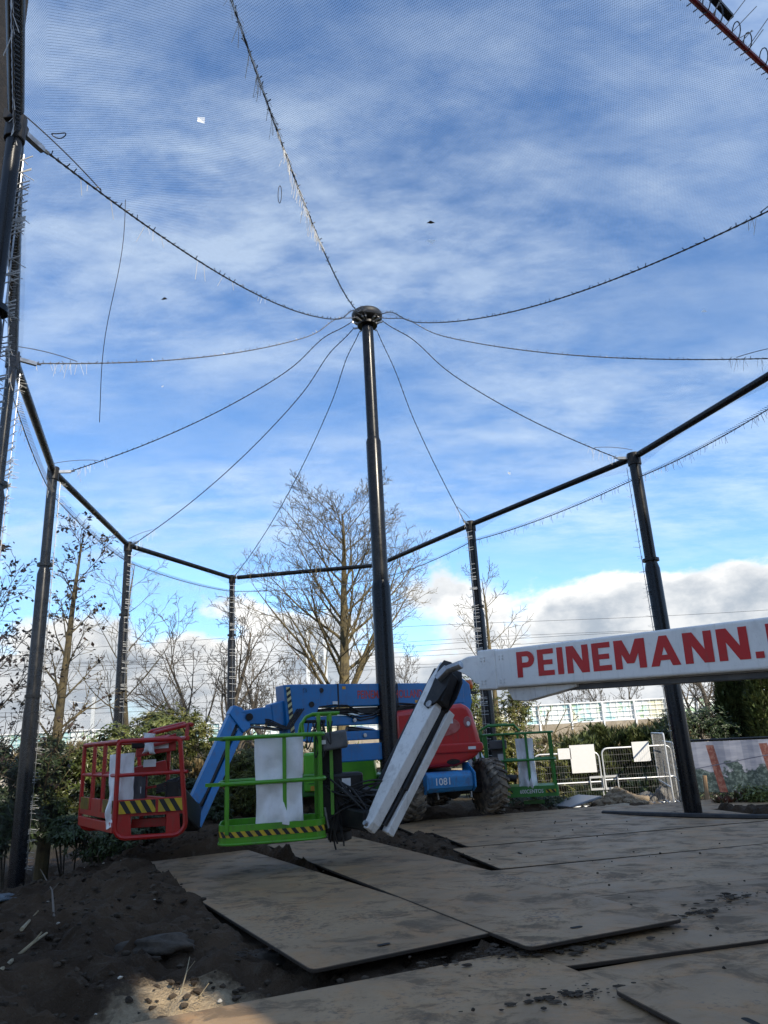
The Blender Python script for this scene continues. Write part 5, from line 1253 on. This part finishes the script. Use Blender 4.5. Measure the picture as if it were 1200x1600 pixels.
for i, (px, D, hgt, lab) in enumerate(((958, 66, 6.2, 'left of two distant bare trees above the viaduct right of the shrub'), (1003, 68, 6.6, 'distant bare tree above the viaduct just left of the thick post'), (905, 64, 5.4, 'small distant bare tree low above the viaduct under the boom'), (470, 62, 8.0, 'distant bare tree beyond the pale masts'), (640, 64, 7.5, 'distant bare tree seen between mast and jib'), (275, 62, 5.6, 'distant bare tree left of the blue jib'))):
    tree(lab, base_at(px, D), hgt, .16, dict(multi, rmin=.014, nb=(10, 6, 4, 2), t0=(.2, .2, .2, .2)), bk_grey, 80 + i, group='distant bare trees')

# ------------------------------------------------------------------ shrubs
leafA = mat('laurel_leaf', (.15, .17, .045), .36, 0, (.07, .095, .025), 2.0, island=.55, trans=.25); leafB = mat('dark_evergreen_leaf', (.028, .046, .016), .42, 0, (.05, .075, .025), 2.0, island=.5, trans=.15)
leafC = mat('yellow_green_leaf', (.17, .165, .04), .38, 0, (.08, .10, .025), 2.5, island=.55, trans=.3); leafD = mat('thuja_green', (.06, .085, .026), .6, 0, (.11, .125, .04), 3, island=.5, trans=.15); leafE = mat('dry_grass', (.26, .20, .10), .8, 0, (.10, .085, .04), 3, island=.5, trans=.2)
leafR = mat('reddish_leaf', (.14, .05, .03), .6, 0, (.06, .08, .03), 6, island=.5)
def lobes(c, R, n, rng):
    L = [(Vector(c), Vector(R) * .75)]
    for k in range(n):
        a = rng.uniform(0, 2 * math.pi); z = rng.uniform(-.6, .95); rr = math.sqrt(max(0, 1 - z * z)) * .72
        L.append((Vector((c[0] + R[0] * rr * math.cos(a), c[1] + R[1] * rr * math.sin(a), c[2] + R[2] * z * .75)), Vector(R) * rng.uniform(.26, .5)))
    return L
def rosettes(b, c, R, n, ls, rng, nl=7, lob=9, wd=.30):
    LB = lobes(c, R, lob, rng)
    for k in range(n):
        lc, lr = rng.choice(LB); d = Vector((rng.gauss(0, 1), rng.gauss(0, 1), rng.gauss(.25, 1))).normalized(); t = rng.uniform(.55, 1.08)
        p = lc + Vector((d.x * lr.x, d.y * lr.y, d.z * lr.z)) * t
        ax = (d + Vector((0, 0, .7)) + Vector([rng.gauss(0, .3) for _ in range(3)])).normalized(); x, y, z = frame(ax); a0 = rng.uniform(0, 6)
        for j in range(nl):
            a = a0 + j * 2 * math.pi / nl + rng.uniform(-.25, .25); r = (x * math.cos(a) + y * math.sin(a)); el = rng.uniform(-.25, .6); dd = (r + z * el).normalized(); s = ls * rng.uniform(.6, 1.15); tv = z.cross(r).normalized() * s * wd; nn = dd.cross(tv).normalized() * s * .06
            m_ = p + dd * s * .5 - z * s * .02; tp = p + dd * s - z * s * .18
            b.add([p, m_ - tv * .5 - nn, tp, m_ + tv * .5 - nn, m_ + nn], [(0, 1, 4), (1, 2, 4), (2, 3, 4), (3, 0, 4)])
def sprays(b, c, R, n, ls, rng, lob=8, cone=False):
    LB = lobes(c, R, lob, rng)
    for k in range(n):
        if cone:
            h = rng.random() ** .8; a = rng.uniform(0, 6.283); rr = (1 - h) ** .7 * rng.uniform(.6, 1.05) * (1 + .18 * math.sin(3 * a + 5 * h)); p = Vector((c[0] + R[0] * rr * math.cos(a), c[1] + R[1] * rr * math.sin(a), c[2] - R[2] + 2 * R[2] * h)); d = Vector((math.cos(a), math.sin(a), 1.1))
        else:
            lc, lr = rng.choice(LB); d = Vector((rng.gauss(0, 1), rng.gauss(0, 1), rng.gauss(.2, 1))).normalized(); p = lc + Vector((d.x * lr.x, d.y * lr.y, d.z * lr.z)) * rng.uniform(.6, 1.1); d = d + Vector((0, 0, .6))
        d = (d + Vector([rng.gauss(0, .4) for _ in range(3)])).normalized(); x, y, z = frame(d)
        for j in range(3):
            s = ls * rng.uniform(.5, 1.2); dd = (d + x * rng.uniform(-.7, .7) + y * rng.uniform(-.7, .7)).normalized(); tv = dd.cross(y).normalized() * s * .16
            b.add([p - tv, p + tv, p + dd * s + tv * .3], [(0, 1, 2)])
def shrub(label, px, py, D, rx, rz, kind, n, ls, m, seed, name='shrub', ry=None, group='evergreen shrubs', wd=.30, low=None):
    rng = random.Random(seed); c = P(px, py, D); g = hz(c.x, c.y)
    o = empty(name, (c.x, c.y, g), label, 'shrub' if name != 'thuja' else 'conifer', group); ry = ry or rx * .8
    if kind == 'cone': c.z = g + rz
    def fn(b):
        if kind == 'ros': rosettes(b, c, (rx, ry, rz), n, ls, rng, wd=wd)
        elif kind == 'cone': sprays(b, c, (rx, ry, rz), n, ls, rng, cone=True)
        else: sprays(b, c, (rx, ry, rz), n, ls, rng)
    part(o, 'foliage', m, fn, kind='stuff')
    def stems(b):
        for k in range(5):
            a = rng.uniform(0, 6.28); e = Vector((c.x + rx * .5 * math.cos(a), c.y + ry * .5 * math.sin(a), c.z + rz * rng.uniform(-.1, .6))); s = Vector((c.x + .1 * math.cos(a), c.y + .1 * math.sin(a), g - .05)); mm = s.lerp(e, .5) + Vector((rng.gauss(0, .1), rng.gauss(0, .1), .1)); b.tube([s, mm, e], [.016, .012, .005], 5)
    part(o, 'stems', bk_dark, stems, kind='stuff')
    return o
S = shrub
S('dark laurel shrub at the left edge behind the tied post', 15, 1250, 13.2, 1.05, 1.05, 'ros', 1300, .15, leafB, 1)
S('laurel shrub with glossy leaves round the foot of the slim leafy tree', 115, 1250, 13.9, .85, .95, 'ros', 1200, .14, leafA, 2)
S('low dark shrub on the bank under the red basket', 165, 1312, 13.0, 1.0, .50, 'ros', 1000, .12, leafB, 3)
S('laurel shrub behind the red basket with leaves above its rail', 215, 1200, 15.2, 1.0, 1.0, 'ros', 1300, .14, leafA, 4)
S('tall loose shrub behind the raised rail of the red basket', 265, 1170, 17.2, .95, .95, 'ros', 1000, .13, leafC, 5)
S('speckled evergreen shrub between the blue jib and the green basket', 395, 1230, 17.5, .95, .95, 'ros', 1300, .11, leafC, 6)
S('brown dry hedge behind the blue jib', 330, 1240, 18.5, 1.2, .9, 'spr', 2600, .24, leafE, 7, name='hedge')
S('dark shrub between the red basket and the blue jib', 288, 1268, 16.0, .9, .65, 'ros', 1000, .12, leafB, 8)
S('brown hedge behind the mechanism of the green basket', 470, 1235, 19.5, 1.4, .9, 'spr', 2600, .22, leafE, 9, name='hedge')
S('tall yellow green shrub behind the far green basket', 800, 1165, 19.0, 1.0, 1.5, 'ros', 1500, .12, leafC, 10)
S('dark evergreen shrub left of the far green basket, behind the red hood', 728, 1150, 19.6, .75, 1.55, 'ros', 900, .12, leafA, 11)
S('yellow green shrub at the end of the far basket, before the gate', 862, 1215, 18.6, .5, .75, 'ros', 460, .11, leafC, 12)
S('low dark ground shrub under the far green basket', 812, 1262, 17.2, 1.3, .28, 'ros', 520, .10, leafB, 13)
S('bushy evergreen behind the left gate leaf', 895, 1195, 22.5, 1.15, 1.0, 'spr', 3600, .20, leafD, 14, name='thuja', group='conifers behind the gate')
S('bushy evergreen behind the gap between the gate leaves', 940, 1195, 23.0, 1.05, 1.1, 'spr', 3400, .20, leafD, 15, name='thuja', group='conifers behind the gate')
S('bushy evergreen behind the right gate leaf near the edge on panels', 1032, 1180, 22.0, 1.0, 1.25, 'spr', 3400, .20, leafD, 16, name='thuja', group='conifers behind the gate')
S('broad evergreen shrub just right of the thick post, above the banner', 1092, 1150, 19.5, .95, .80, 'ros', 900, .12, leafB, 17)
S('tall dark conifer above the banner', 1152, 1130, 20.0, .85, 1.85, 'cone', 4600, .22, leafD, 18, name='thuja', group='conifers behind the gate')
S('tall dark conifer at the right edge of the photo', 1208, 1130, 19.0, 1.0, 1.9, 'cone', 4600, .22, leafD, 19, name='thuja', group='conifers behind the gate')
S('brown brush under the viaduct behind the gate', 985, 1205, 26.0, 1.7, .9, 'spr', 1500, .3, leafE, 20, name='hedge')
S('dark shrub mass low behind the gate leaves', 975, 1235, 20.5, 2.2, .50, 'spr', 1500, .2, leafB, 21, name='hedge')
S('dark shrubs in the shade under the banner', 1150, 1240, 17.6, 1.7, .40, 'ros', 800, .11, leafB, 22)
S('low leafy plant with reddish twigs at the right edge', 1150, 1262, 14.6, .42, .22, 'spr', 380, .16, leafR, 23, name='plant')
S('low bright green plant at the right edge below the banner', 1185, 1250, 14.4, .40, .28, 'ros', 190, .13, leafA, 24, name='plant')
S('dry scrub along the foot of the viaduct on the left', 160, 1190, 34.0, 5.0, .7, 'spr', 2400, .4, leafE, 25, name='hedge')
S('green scrub along the foot of the viaduct behind the tree stems', 400, 1190, 34.0, 5.0, .8, 'spr', 2400, .35, leafC, 26, name='hedge')
S('dry scrub beyond the gate along the viaduct', 1000, 1160, 38.0, 7.0, .7, 'spr', 2600, .4, leafE, 27, name='hedge')

# ------------------------------------------------------------------ loose things on the ground
def gp(px, py, z=None):
    """ground point under a pixel"""
    d = RIGHT * ((px - 600) / FPX) + UPV * ((800 - py) / FPX) + FWD; t = (0 - EH) / d.z
    for _ in range(6):
        q = Vector((0, 0, EH)) + d * t; t += (hz(q.x, q.y) - q.z) / d.z * .8
    return Vector((0, 0, EH)) + d * t
def lump(b, c, r, rng, fl=.7, n=2):
    import bmesh
    bm = bmesh.new(); bmesh.ops.create_icosphere(bm, subdivisions=n, radius=1.0); o = rng.uniform(0, 50)
    vs = []
    for v in bm.verts:
        k = 1 + .55 * mnoise.noise(v.co * 1.3 + Vector((o, 0, 0))) + .2 * mnoise.noise(v.co * 3.1 + Vector((0, o, 0))); vs.append(Vector((v.co.x * r[0] * k, v.co.y * r[1] * k, v.co.z * r[2] * k)) + Vector(c))
    b.add(vs, [tuple(v.index for v in f.verts) for f in bm.faces]); bm.free()
def debris():
    rng = random.Random(77)
    def clods(b, n, region, size, zoff=0.0, on_plate=False):
        k = 0; tries = 0
        while k < n and tries < n * 20:
            tries += 1; x, y = region(); pm = float(plate_mask(np.array([x]), np.array([y]))[0])
            if (pm > .5) != on_plate: continue
            s = size * rng.uniform(.3, 1.0) ** 1.6; z = hz(x, y) if not on_plate else .05
            lump(b, (x, y, z + s * .2), (s, s * rng.uniform(.6, 1), s * .6), rng, n=1); k += 1
    def reg(): return rng.uniform(-5.2, .2), rng.uniform(3.2, 13.5)
    b = MB(); clods(b, 3000, reg, .034); clods(b, 60, reg, .055); clods(b, 160, lambda: (rng.uniform(-.6, 1.0), rng.uniform(6, 13)), .05)
    tag(b.build('soil_clods', clodm), 'crumbs and clods of dark soil scattered over the bare ground', 'soil', kind='stuff')
    b = MB()
    spots = [(820, 1520, .55, .17), (900, 1495, .45, .12), (780, 1500, .35, .12), (1150, 1425, .5, .14), (1100, 1440, .3, .1), (900, 1570, .4, .12), (640, 1420, .10, .45), (560, 1400, .08, .3), (530, 1375, .08, .25), (700, 1350, .1, .2), (380, 1500, .2, .1)]
    for px, py, sx, sy in spots:
        q = gp(px, py)
        for k in range(80): 
            s = .003 + .016 * rng.random() ** 3; an = rng.uniform(0, 3.14); e1 = rng.gauss(0, sx) * rng.random(); lump(b, (q.x + e1, q.y + rng.gauss(0, sy) * rng.random() + .3 * e1, .044), (s * (1 + 1.6 * abs(math.cos(an))), s * (1 + .8 * abs(math.sin(an))), s * .45), rng, n=1)
    for k in range(110):
        s = rng.uniform(.006, .016); lump(b, (rng.uniform(-1.5, 4), rng.uniform(4.5, 13), .05), (s, s, s * .6), rng, n=1)
    tag(b.build('mud_crumbs', clodm), 'churned mud crumbs spread over the steel plates', 'mud', kind='stuff')
    pebm = mat('pale_pebble', (.50, .46, .38), .8, island=.4); b = MB()
    for k in range(60):
        x, y = rng.uniform(-4.4, -.8), rng.uniform(4.2, 11)
        s = rng.uniform(.007, .02); lump(b, (x, y, hz(x, y) + s * .4), (s, s * .8, s * .6), rng, n=1)
    tag(b.build('litter_chips', pebm), 'pale chips of stone and plastic dotted over the soil', 'chips', kind='stuff')
    stickw = mat('pale_stick', (.34, .28, .17), .8, 0, (.20, .16, .10), 8); twigd = mat('grey_twig', (.13, .105, .08), .85)
    def stick(pts, r, m, lab):
        b = MB(); P3 = [gp(x, y) + Vector((0, 0, h)) for x, y, h in pts]; b.tube(P3, [r * (1 - .5 * i / (len(P3) - 1)) for i in range(len(P3))], 6)
        e = P3[len(P3) // 2]; b.tube([e, e + Vector((.05, .02, .06))], r * .4, 5); tag(b.build('stick', m, smooth=True), lab, 'stick', 'sticks on the soil')
    stick([(-10, 1534, .03), (22, 1508, .04), (50, 1486, .05), (72, 1472, .06)], .016, stickw, 'long pale stick on the slope at the left edge')
    stick([(33, 1462, .04), (46, 1449, .05), (60, 1437, .06)], .014, stickw, 'short pale stick above the long one at the left edge')
    stick([(84, 1442, .03), (80, 1412, .12), (58, 1378, .28)], .011, twigd, 'thin grey branch leaning up towards the tied post')
    stick([(282, 1556, .01), (291, 1533, .05), (296, 1516, .08)], .005, stickw, 'thin upright straw beside the patch of sunlight')
    stick([(306, 1574, .01), (312, 1562, .02), (320, 1553, .03)], .006, stickw, 'short straw lying at the right rim of the patch of sunlight')
    # torn cloth lumps
    cloth = mat('dirty_geotextile', (.045, .036, .027), .95, 0, (.075, .06, .045), 9, .5, 60)
    for (px, py, r, lab) in ((245, 1482, (.27, .15, .065), 'crumpled dirty cloth half buried in the soil, lower left'), (415, 1502, (.16, .12, .05), 'grey muddy cloth at the left edge of the nearest plate'), (265, 1505, (.10, .08, .06), 'torn fold of dirty cloth at the front of the buried one')):
        q = gp(px, py); b = MB(); lump(b, (q.x, q.y, hz(q.x, q.y) + r[2] * .15), r, rng, n=3); tag(b.build('cloth_scrap', cloth, smooth=True, sharp=180), lab, 'cloth', 'dirty cloth scraps on the soil')
    q = gp(22, 1405); b = MB(); lump(b, (q.x - .25, q.y, hz(q.x, q.y) + .0), (.26, .14, .05), rng, n=3)
    tag(b.build('net_bundle', mat('pale_blue_film', (.10, .13, .15), .5, 0, (.05, .065, .08), 9, .5, 30), smooth=True, sharp=180), 'bundle of pale blue plastic net at the foot of the tied post', 'net bundle')
    # dirt pile, stones, metal sheet and pipe by the gate
    sand = mat('sandy_soil', (.26, .20, .13), .95, 0, (.16, .12, .08), 5, .6, 30); stone = mat('grey_stone', (.20, .19, .17), .9, 0, (.13, .12, .11), 5, .4, 20)
    q = P(968, 1256, 17.0); b = MB()
    for k in range(420): s = .02 + .10 * rng.random() ** 3; e = rng.gauss(0, .27); f = rng.gauss(0, .22); lump(b, (q.x + e, q.y + f, hz(q.x, q.y) + max(0, .34 * (1 - math.hypot(e / .62, f / .5)))), (s * 1.2, s, s), rng, n=1)
    lump(b, (q.x, q.y, hz(q.x, q.y) + .04), (.52, .4, .24), rng, n=3)
    tag(b.build('dirt_pile', sand), 'small pile of light brown earth in front of the gate', 'earth pile')
    for px, r, lab in ((1012, .20, 'left grey boulder behind the right gate leaf'), (1036, .24, 'right grey boulder behind the right gate leaf')):
        q = P(px, 1250, 18.6); b = MB(); lump(b, (q.x, q.y, hz(q.x, q.y) + r * .5), (r * 1.15, r, r * .9), rng, n=3); tag(b.build('boulder', stone, smooth=True, sharp=180), lab, 'boulder', 'boulders by the gate')
    a, c = P(872, 1262, 16.6), P(922, 1248, 17.0); b = MB(); zz = hz(a.x, a.y)
    b.bar(Vector((a.x, a.y, zz + .16)), Vector((c.x, c.y, zz + .30)), .75, .05); tag(b.build('metal_sheet', mat('dull_metal', (.22, .23, .25), .4, .5), bevel=.01), 'dull grey metal sheet lying at the left gate leaf', 'metal sheet')
    a, c = P(1085, 1262, 15.6), P(1155, 1256, 15.6); zz = hz(a.x, a.y); b = MB(); b.tube([(a.x, a.y, zz + .07), (c.x, c.y, zz + .07)], .05, 12)
    tag(b.build('pale_pipe', mat('pale_plastic', (.45, .45, .43), .5), smooth=True), 'pale pipe lying along the foot of the banner fence', 'pipe')
    q = P(1106, 1255, 16.0); b = MB(); b.tube([(q.x, q.y, zz), (q.x + .03, q.y, zz + .55)], .045, 8); tag(b.build('timber_stake', mat('raw_timber', (.34, .22, .12), .8), smooth=True), 'short brown timber stake under the banner', 'stake')
    # black rubber edging strip curving past the foot of the right hand post
    pts = [(3.55, 13.75, .03), (4.0, 13.05, .05), (4.55, 12.45, .055), (5.2, 11.95, .05), (6.0, 11.5, .05), (7.2, 11.05, .05)]
    b = MB(); b.tube([Vector(p) for p in pts], .05, 8); tag(b.build('rubber_strip', blackm, smooth=True), 'thick black hose curving past the foot of the right hand post', 'hose')
    # sandy path beyond it
    pm_ = mat('sandy_path', (.33, .27, .19), .95, 0, (.25, .20, .14), 3, .4, 30); b = MB(); X0 = np.linspace(3.6, 12, 22); Y0 = np.linspace(14.2, 16.6, 9)
    vs = [(x, y, hz(x, y) + .018) for y in Y0 for x in X0]; b.add(vs, [(j * 22 + i, j * 22 + i + 1, (j + 1) * 22 + i + 1, (j + 1) * 22 + i) for j in range(8) for i in range(21)])
    tag(b.build('path', pm_, smooth=True), 'light sandy strip behind the right hand post', kind='structure')
debris()
